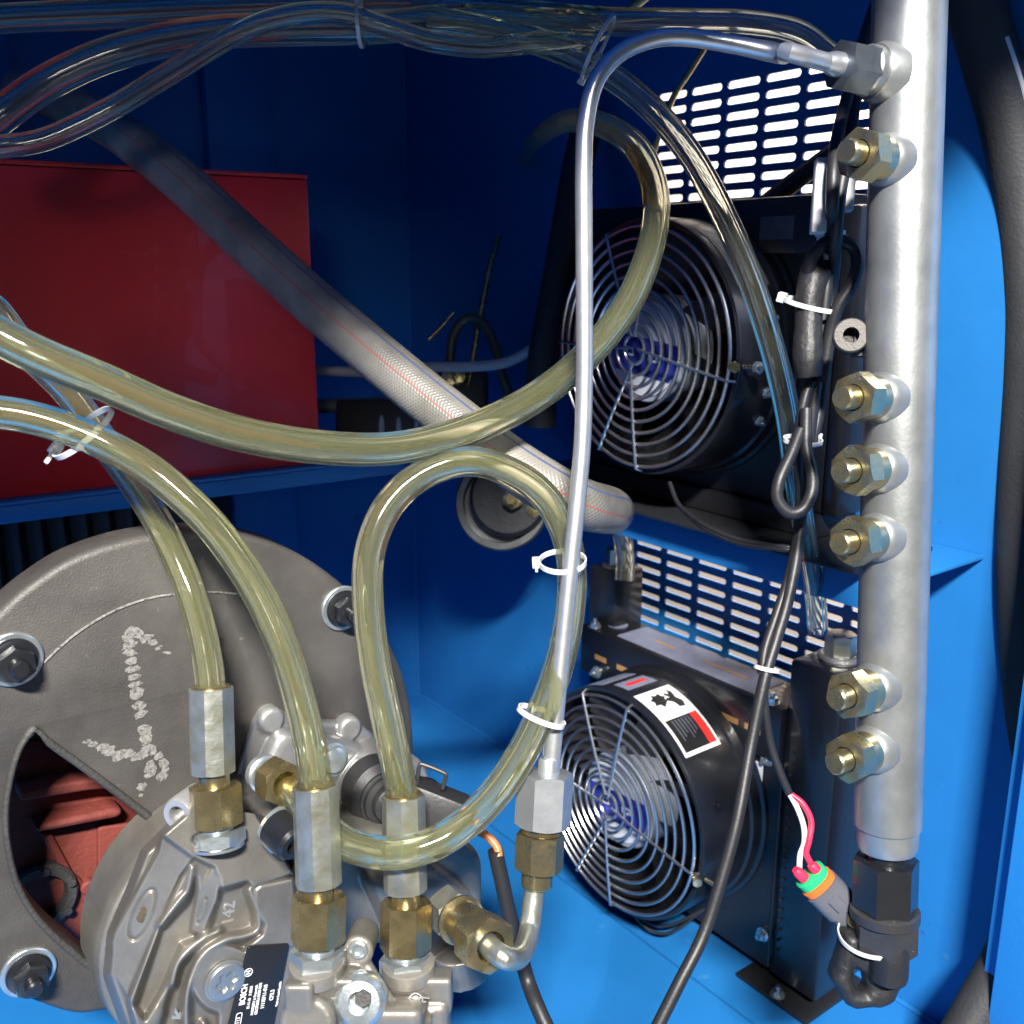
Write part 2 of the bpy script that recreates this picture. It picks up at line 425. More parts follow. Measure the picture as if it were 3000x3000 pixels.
def remesh(bm, vox, it=6, fac=.5):
    me = bpy.data.meshes.new('t'); bm.to_mesh(me); bm.free()
    o = bpy.data.objects.new('t', me); COL.objects.link(o)
    m = o.modifiers.new('r', 'REMESH'); m.mode = 'VOXEL'; m.voxel_size = vox
    s = o.modifiers.new('s', 'SMOOTH'); s.factor = fac; s.iterations = it
    dg = bpy.context.evaluated_depsgraph_get(); me2 = bpy.data.meshes.new_from_object(o.evaluated_get(dg))
    b = bmesh.new(); b.from_mesh(me2); bpy.data.objects.remove(o); bpy.data.meshes.remove(me); bpy.data.meshes.remove(me2)
    return b
def W(pxs): return [P(*q) for q in pxs]
NV = -FW

# ------------------------------------------------------------------ setting: the hall behind the vents, the cabinet
XR, YB, ZF = .679, 1.13, -.595
struct('wall', abox(1.75, 1.80, -.6, 3.4, -1.5, 1.9), CREAM)
struct('ground', abox(-3, 1.8, -3, 3.4, -1.54, -1.5), mat('concrete', (.32, .31, .30), 0, .8, .3, 40, .2, 4))
win = single('lit_window', abox(1.742, 1.749, 1.30, 1.60, .0, .75), emit('window_light', (1, .96, .88), 2.4),
             'bright white window glimpsed through the upper vent slots', 'window')

cab = thing('machine_cabinet', 'bright blue painted steel cabinet enclosing the pumps, coolers and hoses', 'cabinet', (0, .6, ZF))
ob('floor_panel', abox(-1.0, .5605, .02, YB, ZF-.004, ZF-.0005), BLUE, cab)
ob('floor_panel', abox(.5625, XR, .02, YB, ZF-.004, ZF), BLUE, cab)
ob('floor_seam', abox(.5600, .5630, .02, YB, ZF-.008, ZF-.003), mat('dark_seam', (.02, .05, .09), 0, .7), cab)
ob('back_panel', abox(-1.0, XR, YB, YB+.003, ZF, .36), BLUE, cab)
ob('side_panel', abox(-1.003, -1.0, .05, YB, ZF, .36), BLUE, cab)
ob('roof_panel', abox(-1.0, XR+.003, .05, YB, .352, .356), BLUE, cab)
# wall on the right with two fields of slots: one plate with real holes
def slot(y0, z, ln=.034, h=.0064, n=5):
    r = h/2; o = []
    for k in range(n+1): a = math.pi/2+math.pi*k/n; o.append((y0-ln+r+r*math.cos(a), z+r*math.sin(a)))
    for k in range(n+1): a = -math.pi/2+math.pi*k/n; o.append((y0-r+r*math.cos(a), z+r*math.sin(a)))
    return o
sl = []
for c in range(7):
    for k in range(20): sl.append(slot(.697-.0418*c, -.2575-.0131*k, .035, .0053))
for c in range(6):
    for k in range(9): sl.append(slot(.687-.0405*c, .1462-.0125*k, .0345, .0061))
MX = Matrix(((0, 0, 1, 0), (1, 0, 0, 0), (0, 1, 0, 0), (0, 0, 0, 1)))       # local x,y,z -> Y, Z, X
ob('vented_panel', cut([(.10, ZF), (YB, ZF), (YB, .36), (.10, .36)], sl, .0022, 0, Matrix.Translation((XR, 0, 0)) @ MX), BLUE, cab)
ob('weld_bead', tube([V((XR-.001, .12+.05*i, ZF+.001)) for i in range(21)], .0022, 8, 60), BLUE, cab)
ob('weld_bead', tube([V((XR-.001, YB-.001, ZF+.05*i)) for i in range(19)], .0025, 8, 50), BLUE, cab)
# stiffener channel on the back panel, near the corner and further left
for x0, x1 in ((.42, .50), (.20, .23)):
    ob('stiffener', abox(x0, x1, YB-.018, YB-.001, ZF+.02, .33, .003), BLUE, cab)
# shelf of folded sheet on the left, set slightly askew
A, B = P(-260, 1445, .70), P(1010, 1368, .885)
A.z = B.z = -.172
dv = (B-A).normalized(); bk = V((-dv.y, dv.x, 0)) 
def shelfbox(t0, t1, z0, z1, d0, d1, bev=.001):
    L = (B-A).length
    c = A+dv*(t0+t1)/2+bk*(d0+d1)/2; c.z = (z0+z1)/2
    return box(c, dv*(t1-t0)/2, bk*(d1-d0)/2, V((0, 0, (z1-z0)/2)), bev)
LS = (B-A).length
ob('shelf', join(shelfbox(-.25, LS+.06, -.174, -.171, 0, .30), shelfbox(-.25, LS+.06, -.1875, -.1742, 0, .003)), BLUE, cab)
# support angle that carries the upper cooler
ob('support_rail', join(abox(.585, XR-.001, .342, .80, -.2045, -.2015, .0006), abox(.5835, .5862, .342, .80, -.232, -.2015, .0006)), BLUE, cab)
# folded front post at the right edge of the opening
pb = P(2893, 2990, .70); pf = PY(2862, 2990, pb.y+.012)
ob('front_post', abox(pb.x, pb.x+.05, pb.y-.19, pb.y, ZF, .05, .0012), BLUE_LIT, cab)
ob('post_return', abox(pf.x, pb.x+.03, pb.y+.0005, pb.y+.012, ZF, .05, .0012), BLUE_LIT, cab)

# ------------------------------------------------------------------ red box on the shelf
rb = thing('red_box', 'dark red painted steel box standing on the blue shelf', 'box', P(450, 1400, .80))
Lr = (P(925, 1395, .87)-A).dot(dv)
zt = .073
ob('body', shelfbox(-.25, Lr+.010, -.1705, zt-.004, .010, .22, .0015), RED, rb)
ob('lid', shelfbox(-.2505, Lr+.0105, zt-.0035, zt, .0097, .2205, .0008), RED, rb)

# ------------------------------------------------------------------ flywheel housing and what shows inside it
YH = .505
hs = thing('flywheel_housing', 'large round grey casting with a window opening and chalk arrow', 'housing', PY(600, 2900, YH))
outl = [(0, 1790), (90, 1712), (220, 1632), (400, 1575), (600, 1556), (780, 1582), (930, 1655), (1060, 1765), (1150, 1895), (1200, 2040), (1216, 2200),
        (1205, 2380), (1150, 2600), (1020, 2800), (820, 2920), (600, 2990), (420, 2955), (330, 2962), (230, 2975), (120, 2945), (0, 2890), (-150, 2800), (-250, 2500), (-230, 2150), (-120, 1920)]
hole = [(112, 2152), (140, 2190), (230, 2255), (330, 2330), (420, 2400), (520, 2500), (520, 2700), (440, 2800), (320, 2850), (210, 2775), (120, 2690), (62, 2590), (34, 2470), (30, 2370), (48, 2265), (75, 2190)]
ob('housing_plate', plateY(outl, YH, .026, .004, [hole], sm=140), IRON, hs)
hole2 = [(q[0]*.99+(290-q[0])*.05, q[1]+(2480-q[1])*.05) for q in hole]
hb = [(100, 2130), (150, 2166), (400, 2352), (548, 2488), (548, 2715), (446, 2832), (315, 2872), (196, 2794), (102, 2702), (42, 2598), (14, 2472), (10, 2364), (30, 2255), (60, 2176)]
ob('opening_rim', plateY(hb, YH-.0025, .022, .002, [hole], sm=90), IRON_D, hs)
ob('dark_backing', plateY([(0, 1850), (300, 1640), (700, 1600), (1000, 1750), (1150, 2050), (1130, 2500), (800, 2880), (300, 2900), (-60, 2780), (-160, 2300)], YH+.095, .02, .003, sm=60), BLACKM, hs)  # black plate added behind the opening to keep its inside dark
# machined step: shallow ring, following the scribed arc
def arc_px(c, rx, ry, a0, a1, n): return [(c[0]+rx*math.cos(R_(a0+(a1-a0)*i/(n-1))), c[1]-ry*math.sin(R_(a0+(a1-a0)*i/(n-1)))) for i in range(n)]
pts = [PY(*q, YH-.0002) for q in [(128, 1942), (180, 1893), (240, 1845), (330, 1792), (430, 1755), (520, 1740), (620, 1735), (710, 1742)]]
ob('scribed_line', tube(pts, .0007, 6, 50), CHALK, hs)
def blob(pxy, rx, ry, rot=0):
    c = PY(pxy[0], pxy[1], YH-.0001); n = 14; o = []
    for k in range(n):
        a = 2*math.pi*k/n; q = 1.08+.25*random.uniform(-1, 1)
        x, z = rx*q*math.cos(a), ry*q*math.sin(a); cr_, sr = math.cos(rot), math.sin(rot)
        o.append((c.x+(x*cr_-z*sr)*.000185, c.z+(x*sr+z*cr_)*.000185))
    return cut(smooth_poly(o, 24), (), .0001, 0, MY(YH-.00005-random.random()*.0001))
bl = []
for q in [(385, 1850, 16, 14), (372, 1868, 15, 14), (402, 1856, 15, 14), (428, 1870, 18, 10), (448, 1882, 15, 9), (465, 1898, 10, 5), (490, 1912, 12, 4),
          (378, 1890, 20, 11), (381, 1913, 19, 10), (384, 1937, 18, 9), (389, 1960, 18, 9), (392, 1983, 16, 8), (396, 2005, 18, 9), (400, 2030, 19, 16), (406, 2068, 19, 12), (413, 2092, 18, 12),
          (425, 2140, 19, 16), (428, 2165, 16, 18), (432, 2200, 22, 16), (410, 2215, 24, 12), (380, 2208, 15, 13), (350, 2212, 20, 15), (318, 2200, 18, 14), (300, 2190, 16, 12), (272, 2180, 13, 8), (255, 2172, 10, 5),
          (440, 2250, 16, 22), (437, 2268, 14, 12), (465, 2215, 14, 10), (480, 2235, 12, 16), (484, 2255, 9, 12), (470, 2275, 12, 12), (478, 2270, 10, 14), (415, 2305, 13, 12), (412, 2330, 7, 5)]:
    bl.append(blob(q, q[2], q[3], random.uniform(-.4, .4)))
ob('chalk_arrow', join(*bl), CHALK, hs)
NY = V((0, -1, 0))
for px, py in ((38, 1930), (1002, 1780), (82, 2845)):
    c = PY(px, py, YH)
    w_ = ob('washer', lathe(c, NY, [(0, .0136), (.0016, .0136), (.002, .0130), (.002, .005)], 44), ZINC, hs)
    ob('bolt_head', join(lathe(c+NY*.002, NY, [(0, .0110), (.001, .0113), (.0025, .0105), (.0033, .0086)], 36), ngon(c+NY*.0045, NY, .0078, .0076, both=False), lathe(c+NY*.0121, NY, [(0, .0046), (.005, .0043), (.0062, .0033)], 24)), BLACK, hs)
cg = thing('coupling_casting', 'dull red oxide casting seen inside the grey housing opening', 'casting', PY(250, 2600, .57))
ob('cast_body', plateY([(20, 2230), (420, 2200), (660, 2400), (660, 2920), (20, 2920)], .572, .03, .002, r=.004), RUST, cg)
ob('cast_step', plateY([(288, 2425), (430, 2408), (640, 2440), (640, 2880), (286, 2860)], .568, .006, .0012, r=.003), RUST, cg)
ob('cast_ledge', plateY([(60, 2318), (250, 2286), (480, 2268), (480, 2300), (260, 2318), (60, 2350)], .556, .017, .002, r=.002), RUST, cg)
ob('cast_rib', plateY([(104, 2428), (140, 2412), (335, 2370), (358, 2372), (360, 2388), (345, 2398), (150, 2436), (110, 2440)], .556, .017, .0028, r=.003), RUST, cg)
ob('cast_web', plateY([(118, 2445), (150, 2438), (215, 2560), (262, 2600), (250, 2612), (195, 2580)], .568, .006, .0015, r=.002), RUST, cg)
ob('cast_boss', lathe(PY(255, 2592, .571), NY, [(-.004, .005), (.004, .0045), (.005, .0035)], 24), RUST, cg)
rg = ob('bore_ring', lathe(PY(112, 2620, .571), NY, [(-.004, .021), (.005, .021), (.007, .0195), (.007, .0150), (-.003, .0140)], 48), IRON_D, cg)
for k in range(6): ob('cast_bolt', ngon(PY(112, 2620, .571)+V((.0178*math.cos(k*1.047+.3), -.007, .0178*math.sin(k*1.047+.3))), NY, .0025, .0022, 6, both=False), IRON_D, cg)
INK = mat('dim_black', (.006, .006, .007), 0, .7, .3, 200)  # black darkened in colour so the motor stays dim under the shelf
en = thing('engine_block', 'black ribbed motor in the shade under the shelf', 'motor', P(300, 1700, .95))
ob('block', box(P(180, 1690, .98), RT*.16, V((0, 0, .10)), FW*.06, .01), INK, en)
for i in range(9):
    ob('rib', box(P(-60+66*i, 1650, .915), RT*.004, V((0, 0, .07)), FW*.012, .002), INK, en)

# ------------------------------------------------------------------ injection pump
pm = thing('injection_pump', 'silvery cast aluminium injection pump bolted to the grey housing', 'pump', PY(900, 3000, .47))
fl = PY(722, 2700, .475)
body = lathe(PY(722, 2712, .475), V((0, 1, 0)), [(0, .070), (.004, .0775), (.010, .0785), (.040, .0785)], 72)
parts = [body,
    # right rear block
    plateY([(860, 2490), (1090, 2440), (1330, 2450), (1425, 2505), (1425, 2690), (1350, 2760), (860, 2800)], .440, .12, .008, r=.010),
    plateY([(1090, 2590), (1300, 2545), (1420, 2640), (1390, 2840), (1330, 2900), (1230, 2900)], .420, .12, .010, r=.012),
    tube([PY(1340, 2760, .42), PY(1355, 2840, .42)], .018, 20, 8),
]
ob('pump_body', remesh(join(*parts), .00095, 5, .5), ALU, pm, 50)
ob('flange_edge', lathe(PY(722, 2712, .49), V((0, 1, 0)), [(0, .0788), (.001, .0797), (.014, .0797), (.015, .079)], 90), IRON_D, pm)
# bright cover behind
cvp = [lathe(PY(793, 2108, .50), NY, [(-.04, .0078), (.0015, .0078), (.0035, .006)], 30),
       plateY([(690, 2310), (752, 2105), (790, 2080), (850, 2094), (885, 2114), (1000, 2116), (1045, 2112), (1112, 2162), (1185, 2265), (1232, 2420), (1100, 2520), (700, 2520)], .500, .08, .004, r=.008),
       plateY([(735, 2335), (822, 2145), (960, 2155), (1080, 2195), (1090, 2420), (780, 2500)], .490, .03, .006, r=.008),
       lathe(PY(1022, 2132, .50), NY, [(-.04, .0078), (.0015, .0078), (.0035, .006)], 30),
       lathe(PY(1105, 2310, .49), NY, [(-.05, .030), (.014, .029), (.018, .026)], 50)]
ob('cover', remesh(join(*cvp), .0010, 4, .5), ALUB, pm, 50)
sc = PY(1112, 2322, .468)
ob('solenoid_cap', lathe(sc, (-.12, -1, .1), [(-.01, .0205), (.006, .0205), (.008, .0185), (.010, .0165), (.012, .0165), (.0125, .0150), (.015, .0145), (.016, .0115), (.021, .0110), (.023, .009), (.023, .001)], 56), PLAS, pm)
co = ob('connector', join(box(P(1275, 2365, .515), (RT*.9-UP*.35).normalized()*.016, (UP*.9+RT*.35).normalized()*.010, FW*.011, .002),
        box(P(1330, 2395, .515), (RT*.9-UP*.45).normalized()*.010, (UP*.9+RT*.4).normalized()*.007, FW*.009, .002),
        lathe(P(1235, 2360, .52), NV, [(-.012, .012), (.006, .012), (.008, .010)], 30)), PLAS, pm)
ob('clip', tube([P(*q, .508) for q in [(1222, 2300), (1228, 2246), (1240, 2240), (1300, 2264), (1306, 2276), (1296, 2312)]], .0011, 8, 40), PLAS, co)
# plugs, bolts and flats on the body
def torx(c, ax, r, name='plug', m=ZINC, star=True):
    a, x, y = frame(ax)
    p = ob(name, lathe(c, ax, [(0, r), (.0016, r), (.0026, r*.9), (.0026, r*.80), (.0018, r*.78), (.0018, r*.70), (.0026, r*.66), (.0026, r*.48), (-.002, r*.44), (-.002, .0001)], 48), m, pm)
    return p

import numpy as np
def sdf(poly, X, Y):
    """signed distance, positive inside"""
    d = np.full(X.shape, 1e9); ins = np.zeros(X.shape, bool); m = len(poly)
    for k in range(m):
        (ax, ay), (bx_, by) = poly[k], poly[(k+1) % m]
        ex, ey = bx_-ax, by-ay; t = np.clip(((X-ax)*ex+(Y-ay)*ey)/(ex*ex+ey*ey), 0, 1)
        d = np.minimum(d, np.hypot(X-ax-ex*t, Y-ay-ey*t))
        if ay != by:
            ins ^= ((ay > Y) != (by > Y)) & (X < (bx_-ax)*(Y-ay)/(by-ay)+ax)
    return np.where(ins, d, -d)
def pline(pts, X, Y):
    d = np.full(X.shape, 1e9)
    q = [tuple(v)[:2] for v in cr([(a, b, 0) for a, b in pts], 40)]
    for (ax, ay), (bx_, by) in zip(q, q[1:]):
        ex, ey = bx_-ax, by-ay; t = np.clip(((X-ax)*ex+(Y-ay)*ey)/(ex*ex+ey*ey), 0, 1)
        d = np.minimum(d, np.hypot(X-ax-ex*t, Y-ay-ey*t))
    return d
def ss(v): v = np.clip(v, 0, 1); return v*v*(3-2*v)
YF = .475
def casting():
    """front of the pump: planes, pockets, ridges and bosses laid over each other with cast fillets"""
    gx = np.arange(50, 1012, 4.0); gy = np.arange(20, 1110, 4.0); X, Y = np.meshgrid(gx, gy)
    bp = [(128, 600), (215, 400), (280, 230), (400, 110), (600, 50), (800, 90), (965, 330), (1000, 700), (990, 1130), (230, 1130), (170, 960), (110, 790)]
    sb = sdf(bp, X, Y)
    h = 22*ss((sb+34)/44)
    def lay(poly, hh, w):
        nonlocal h
        m = ss(sdf(poly, X, Y)/w+.5); h = h*(1-m)+hh*m
    lay([(345, 150), (505, 250), (440, 335), (330, 560), (190, 890), (128, 780), (118, 640), (210, 450), (330, 225)], 22+.050*(X-130), 8)
    lay([(492, 258), (585, 262), (955, 345), (1000, 700), (990, 1130), (250, 1130), (195, 900), (330, 562), (440, 338)], 37+0*X, 16)
    lay([(345, 575), (470, 455), (505, 350), (520, 620), (440, 650), (350, 860), (270, 990), (225, 930)], 28+.01*(X-300), 30)
    lay([(430, 740), (500, 700), (470, 800), (420, 1000), (380, 1130), (330, 1130), (360, 960)], 30+0*X, 34)
    lay([(622, 412), (742, 372), (758, 470), (800, 560), (770, 604), (640, 600), (555, 625), (590, 520)], 34+0*X, 18)
    lay([(772, 398), (800, 378), (955, 340), (990, 700), (740, 655), (806, 604), (818, 560), (775, 480)], 44.5+0*X, 12)
    lay([(345, 150), (470, 40), (770, 30), (960, 330), (800, 378), (770, 395), (742, 364), (622, 398), (588, 298), (495, 256)], 43.5-.016*(330-Y)-.028*np.clip(480-X, 0, 300), 9)
    def ridge(pts, w, top):
        nonlocal h
        d = pline(pts, X, Y); k = ss(1-d/w); h = np.maximum(h, h*(1-k)+top*k)
    ridge([(470, 1130), (462, 950), (478, 830), (545, 700), (640, 634), (735, 612), (792, 578), (786, 500), (752, 400)], 40, 44)
    ridge([(490, 300), (470, 400), (440, 440), (345, 560)], 26, 40)
    ridge([(610, 590), (520, 640), (430, 730), (400, 830)], 34, 41)
    ridge([(340, 960), (300, 1040), (270, 1130)], 44, 38)
    ridge([(540, 1010), (560, 1050), (600, 1130)], 30, 42)
    lay([(580, 296), (622, 350), (606, 450), (530, 612), (482, 590), (505, 430)], 33+.075*(X-480), 6)
    lay([(640+158*math.cos(a*.2618), 812+158*math.sin(a*.2618)) for a in range(24)], 43+0*X, 12)
    lay([(610, 900), (740, 655), (990, 660), (990, 1130), (600, 1130)], 43.2+0*X, 10)
    # port recess below the first adapter, oval plug in the facet
    e = np.hypot((X-607)/118, (Y-172)/46); m = ss((1-e)*9+.5); h = h*(1-m)+(h-3)*m
    for cx_, cy_, ra, rb, rot in ((262, 512, 128, 44, 1.17), (532, 495, 62, 16, 1.25)):
        u_ = (X-cx_)*math.cos(rot)+(Y-cy_)*-math.sin(rot); v_ = (X-cx_)*math.sin(rot)+(Y-cy_)*math.cos(rot)
        e = np.hypot(u_/ra, v_/rb); m = ss((1.06-e)*12)*ss((e-.86)*12); h = h-1.6*m
    vs = {}; bm = bmesh.new(); keep = sb > -36
    for a in range(len(gy)):
        for b in range(len(gx)):
            if keep[a, b]: vs[a, b] = bm.verts.new(PY(250+gx[b]/1.56, 2350+gy[a]/1.56, YF-h[a, b]*.001))
    for a in range(len(gy)-1):
        for b in range(len(gx)-1):
            k = [(a, b), (a+1, b), (a+1, b+1), (a, b+1)]
            if all(q in vs for q in k): bm.faces.new([vs[q] for q in k])
    for _ in range(8): bmesh.ops.smooth_vert(bm, verts=bm.verts, factor=.5, use_axis_x=True, use_axis_y=True, use_axis_z=True)
    return bm
ob('front_casting', casting(), ALU, pm, 180)
def cpx(x, y): return (250+x/1.56, 2350+y/1.56)
# star socket plug
tc = PY(*cpx(640, 812), YF-.0432)
star = []
for k in range(60):
    a = 2*math.pi*k/60; q = .0046+.0011*math.cos(6*a); star.append((q*math.cos(a), q*math.sin(a)))
ob('torx_plug', join(cut([(.0098*math.cos(k*.1309), .0098*math.sin(k*.1309)) for k in range(48)], [star], .0026, .0006, Matrix.Translation(tc) @ MY(0)), lathe(tc+NY*.0004, NY, [(0, .0112), (.0008, .0112), (.0010, .0104)], 48)), GALV, pm)
ob('plug_socket', disc(tc+V((0, .003, 0)), NY, .0062, .0005), IRON_D, pm)
for dx, dy in ((8, -24), (-10, 22), (0, 0)):
    ob('plug_hole', lathe(PY(*cpx(262+dx, 512+dy), YF-.0288), (-.3, -1, .1), [(-.001, .0019), (.0003, .0017), (.0005, .0008)], 14), mat('oily_brown', (.10, .08, .05), .3, .4), pm)
ob('side_plug', join(lathe(P(545, 2368, .50), (-.75, -.6, .1), [(-.012, .0085), (.006, .0085), (.008, .0075), (.008, .0045), (.002, .004), (.002, .0005)], 32)), ALUB, pm)
ob('cover_bolt', join(lathe(P(832, 2435, .49), (.2, -1, -.25), [(-.006, .0115), (.002, .0115)], 32)), ZINC, pm)
ob('cover_bolt_head', lathe(P(845, 2455, .482), (.2, -1, -.25), [(-.01, .0095), (.004, .0095), (.006, .008), (.006, .005), (.002, .0045), (.002, .001)], 32), BLACK, pm)
ob('cover_nut', join(torus(P(975, 2225, .475), (.1, -1, .2), .0072, .0012, 30, 8), lathe(P(975, 2225, .475), (.1, -1, .2), [(0, .0068), (.003, .006), (.004, .004)], 24)), ZINC, pm)
# cast numerals and mark
def facing(c, rot, Y=None): return Matrix.Translation(c) @ MY(0) @ Matrix.Rotation(rot, 4, 'Z')
ob('cast_numerals', text('142', .0085, facing(PY(*cpx(656, 508), YF-.0340), R_(80)), .0005, .00015), ALUB, pm)
ob('cast_mark', text('K', .0085, facing(PY(*cpx(432, 968), YF-.0372), R_(62)), .0006, .0003), ALUB, pm)
# name plate
YL = YF-.0452
lab = ob('name_plate', plateY([(727, 2773), (849, 2764), (788, 3080), (650, 3080)], YL, .0012, .0003, r=.002), LBLACK, pm)
ang = R_(77)
SQ = Matrix.Diagonal((.80, 1, 1, 1))
def plate_text(s, size, px, py, bold=0):
    return ob('lettering', text(s, size, facing(PY(px, py, YL-.0002), ang) @ SQ, .00012, bold), WHITE, lab)
plate_text('BOSCH', .0044, 714, 2914, .00009)
plate_text('15-11-15   3 82001', .0021, 732, 2922, .00003)
plate_text('0445020011 in Brunswick', .0020, 745, 2930, .00003)
plate_text('CR/CP3S3/L110/30-789S', .0022, 757, 2926, .00003)
plate_text('1111BF11-010', .0029, 774, 2920, .00004)
plate_text('CP3.3', .0031, 797, 2915, .00005)
plate_text('Made in Czech Republic', .0018, 816, 2912, .00002)
ec_ = PY(728, 2849, YL-.0004)
ob('emblem', join(torus(ec_, NY, .0021, .00022, 30, 6), text('H', .003, facing(ec_, ang), .0001, .0001)), WHITE, lab)
sm = facing(PY(698, 2990, YL-.0004), ang)
ob('stamp', join(cut(fillet([(-.0044, -.0017), (.0044, -.0017), (.0044, .0017), (-.0044, .0017)], .0012), [fillet([(-.0040, -.0013), (.0040, -.0013), (.0040, .0013), (-.0040, .0013)], .001)], .0001, 0, sm), text('113', .0026, sm, .0001)), WHITE, lab)
# valve towers in front
def tower(px, d, name):
    c = P(px, 2815, d); ax = V((0, 0, -1))
    t = join(lathe(c, ax, [(0, .0118), (.0006, .0128), (.004, .0131), (.007, .0131), (.0085, .0118), (.06, .0120)], 44))
    return ob(name, t, ALU, pm)
tw1 = tower(928, .462, 'valve_tower'); tw2 = tower(1196, .482, 'valve_tower')
br = join(box(P(893, 2950, .462), RT*.0068, V((0, 0, .018)), FW*.012, .002), box(P(985, 2905, .468), RT*.012, V((0, 0, .012)), FW*.010, .003),
          box(P(1060, 2990, .470), RT*.030, V((0, 0, .012)), FW*.012, .004), box(P(1275, 2900, .485), RT*.0085, V((0, 0, .010)), FW*.008, .002), box(P(1265, 2980, .487), RT*.009, V((0, 0, .012)), FW*.010, .004),
          tube([P(1045, 2770, .475), P(1075, 2830, .472), P(1130, 2920, .468), P(1180, 2990, .466)], .0032, 12, 20), lathe(P(1050, 2782, .472), NV, [(-.02, .0075), (.002, .0075), (.003, .0065)], 24),
          tube([P(1200, 2960, .47), P(1170, 3030, .47)], .012, 16, 6), lathe(P(905, 2985, .455), NV, [(-.02, .014), (.004, .013), (.006, .011)], 30))
ob('valve_bracket', remesh(br, .0009, 4), ALU, pm, 50)
ob('bracket_bolt', lathe(P(1050, 2782, .4675), NV, [(0, .0042), (.001, .0042), (.0014, .0034), (.0014, .0022), (-.001, .002), (-.001, .0003)], 26), ZINC, pm)
bb = ob('bracket_bolt', lathe(P(1056, 2930, .459), NV+UP*.2, [(-.004, .0125), (.001, .0125), (.003, .0118), (.005, .0095), (.0055, .0052), (.0015, .0046), (.0015, .0004)], 40), ZINC, pm)
ob('bolt_socket', lathe(P(1064, 2925, .4535), NV+UP*.2, [(0, .0042), (.0006, .0038)], 6), IRON_D, bb)
em = P(1218, 2930, .4685)
def fac(c): return Matrix.Translation(c) @ Matrix((RT, V((0, 0, 1)), -FW)).transposed().to_4x4()
ob('cast_emblem', join(torus(em, NV, .0032, .0004, 30, 6), torus(em, NV, .0018, .0004, 24, 6), tube([em-RT*.0065+UP*.0005, em-RT*.003+UP*.001, em+RT*.003+UP*.0012, em+RT*.0065+UP*.0008], .0004, 6, 20), tube([em-RT*.005-UP*.001, em+RT*.005-UP*.0008], .0004, 6, 8)), ALUB, pm)

# ------------------------------------------------------------------ clear hoses with crimped couplings
def coupling(h, top, bot, rs_, nut0, nut1, nr, adp, depth, parent_pump=True):
    """crimped sleeve from top to bot, swivel nut, then the zinc adapter on the pump"""
    t = P(*top, depth); b = P(*bot, depth); ax = (b-t).normalized(); L = (b-t).length
    k = m_per_px(depth)
    ob('crimp_sleeve', join(ngon(t, ax, L, rs_*k, 8, RT, hole=rs_*k*.80, n=8, soft=.8), lathe(t, ax, [(.0, rs_*k*.97), (L*.82, rs_*k*1.0), (L, rs_*k*.92)], 8, RT)), CRIMP, h, 20)
    ob('end_band', lathe(t-ax*.0012, ax, [(0, rs_*k*.70), (.0002, rs_*k*.88), (.0025, rs_*k*.88), (.0025, rs_*k*.70)], 36), BRASS, h)
    n0 = P(*nut0, depth); n1 = P(*nut1, depth); na = (n1-n0).normalized(); H = (n1-n0).length
    ob('ferrule_neck', lathe(b-ax*.001, (n0-b) if (n0-b).length > .001 else na, [(0, rs_*k*.72), ((n0-b).length+.006, rs_*k*.66)], 30), GOLD, h)
    ob('swivel_nut', ngon(n1, -na, H, nr*k, 6, FW, hole=nr*k*.60, phase=R_(28)), BRASS, h)
    a0 = n1; a1 = P(*adp, depth); aa = (a1-a0).normalized(); hh = (a1-a0).length
    ob('hex_adapter', join(lathe(a0-aa*.001, aa, [(0, nr*k*.70), (hh*.35, nr*k*.72)], 30), ngon(a0+aa*hh*.28, aa, hh*.72, nr*k*1.02, 6, FW, phase=R_(20)), lathe(a1, aa, [(0, nr*k*1.10), (.0014, nr*k*1.10)], 36)), ZINC, pm)
hA = thing('fuel_hose', 'amber clear hose into the leftmost crimped coupling on the pump', 'hose', P(625, 2000, .485), 'amber clear fuel hoses')
ob('hose', hollow(W([(-130, 880, .43), (-30, 900, .445), (60, 1010, .46), (200, 1150, .485), (330, 1330, .50), (440, 1490, .50), (520, 1640, .495), (575, 1790, .491), (605, 1920, .490), (618, 2020, .489)]), lambda t: .0072, .50), PVC, hA)
coupling(hA, (618, 2014), (624, 2262), 62, (630, 2298), (636, 2415), 68, (640, 2472), .489)
hB = thing('fuel_hose', 'amber clear hose arching down to the middle crimped coupling', 'hose', P(920, 2300, .465), 'amber clear fuel hoses')
ob('hose', hollow(W([(-140, 1205, .44), (0, 1208, .445), (140, 1236, .45), (300, 1298, .455), (460, 1392, .46), (620, 1540, .462), (740, 1710, .464), (830, 1900, .465), (890, 2100, .465), (918, 2240, .465), (924, 2310, .465)]), .0076, .50), PVC, hB)
coupling(hB, (924, 2302), (934, 2590), 64, (935, 2620), (932, 2760), 70, (930, 2836), .465)
hC = thing('fuel_hose', 'amber clear hose looping from the brass elbow nut back to the right coupling', 'hose', P(1180, 2330, .485), 'amber clear fuel hoses')
ob('hose', hollow(W([(850, 2305, .488), (895, 2362, .486), (958, 2432, .480), (1040, 2482, .472), (1160, 2498, .466), (1290, 2462, .468), (1410, 2370, .476), (1510, 2240, .486), (1590, 2080, .497), (1650, 1900, .508), (1675, 1720, .516), (1660, 1580, .520), (1600, 1460, .520), (1500, 1385, .516), (1370, 1352, .512), (1240, 1390, .508), (1140, 1480, .503), (1085, 1610, .498), (1078, 1760, .494), (1098, 1940, .490), (1138, 2130, .487), (1166, 2260, .485), (1180, 2340, .485)]), .0078, .50, 28, 200), PVC, hC)
coupling(hC, (1182, 2330), (1188, 2608), 60, (1190, 2640), (1188, 2782), 66, (1190, 2850), .485)
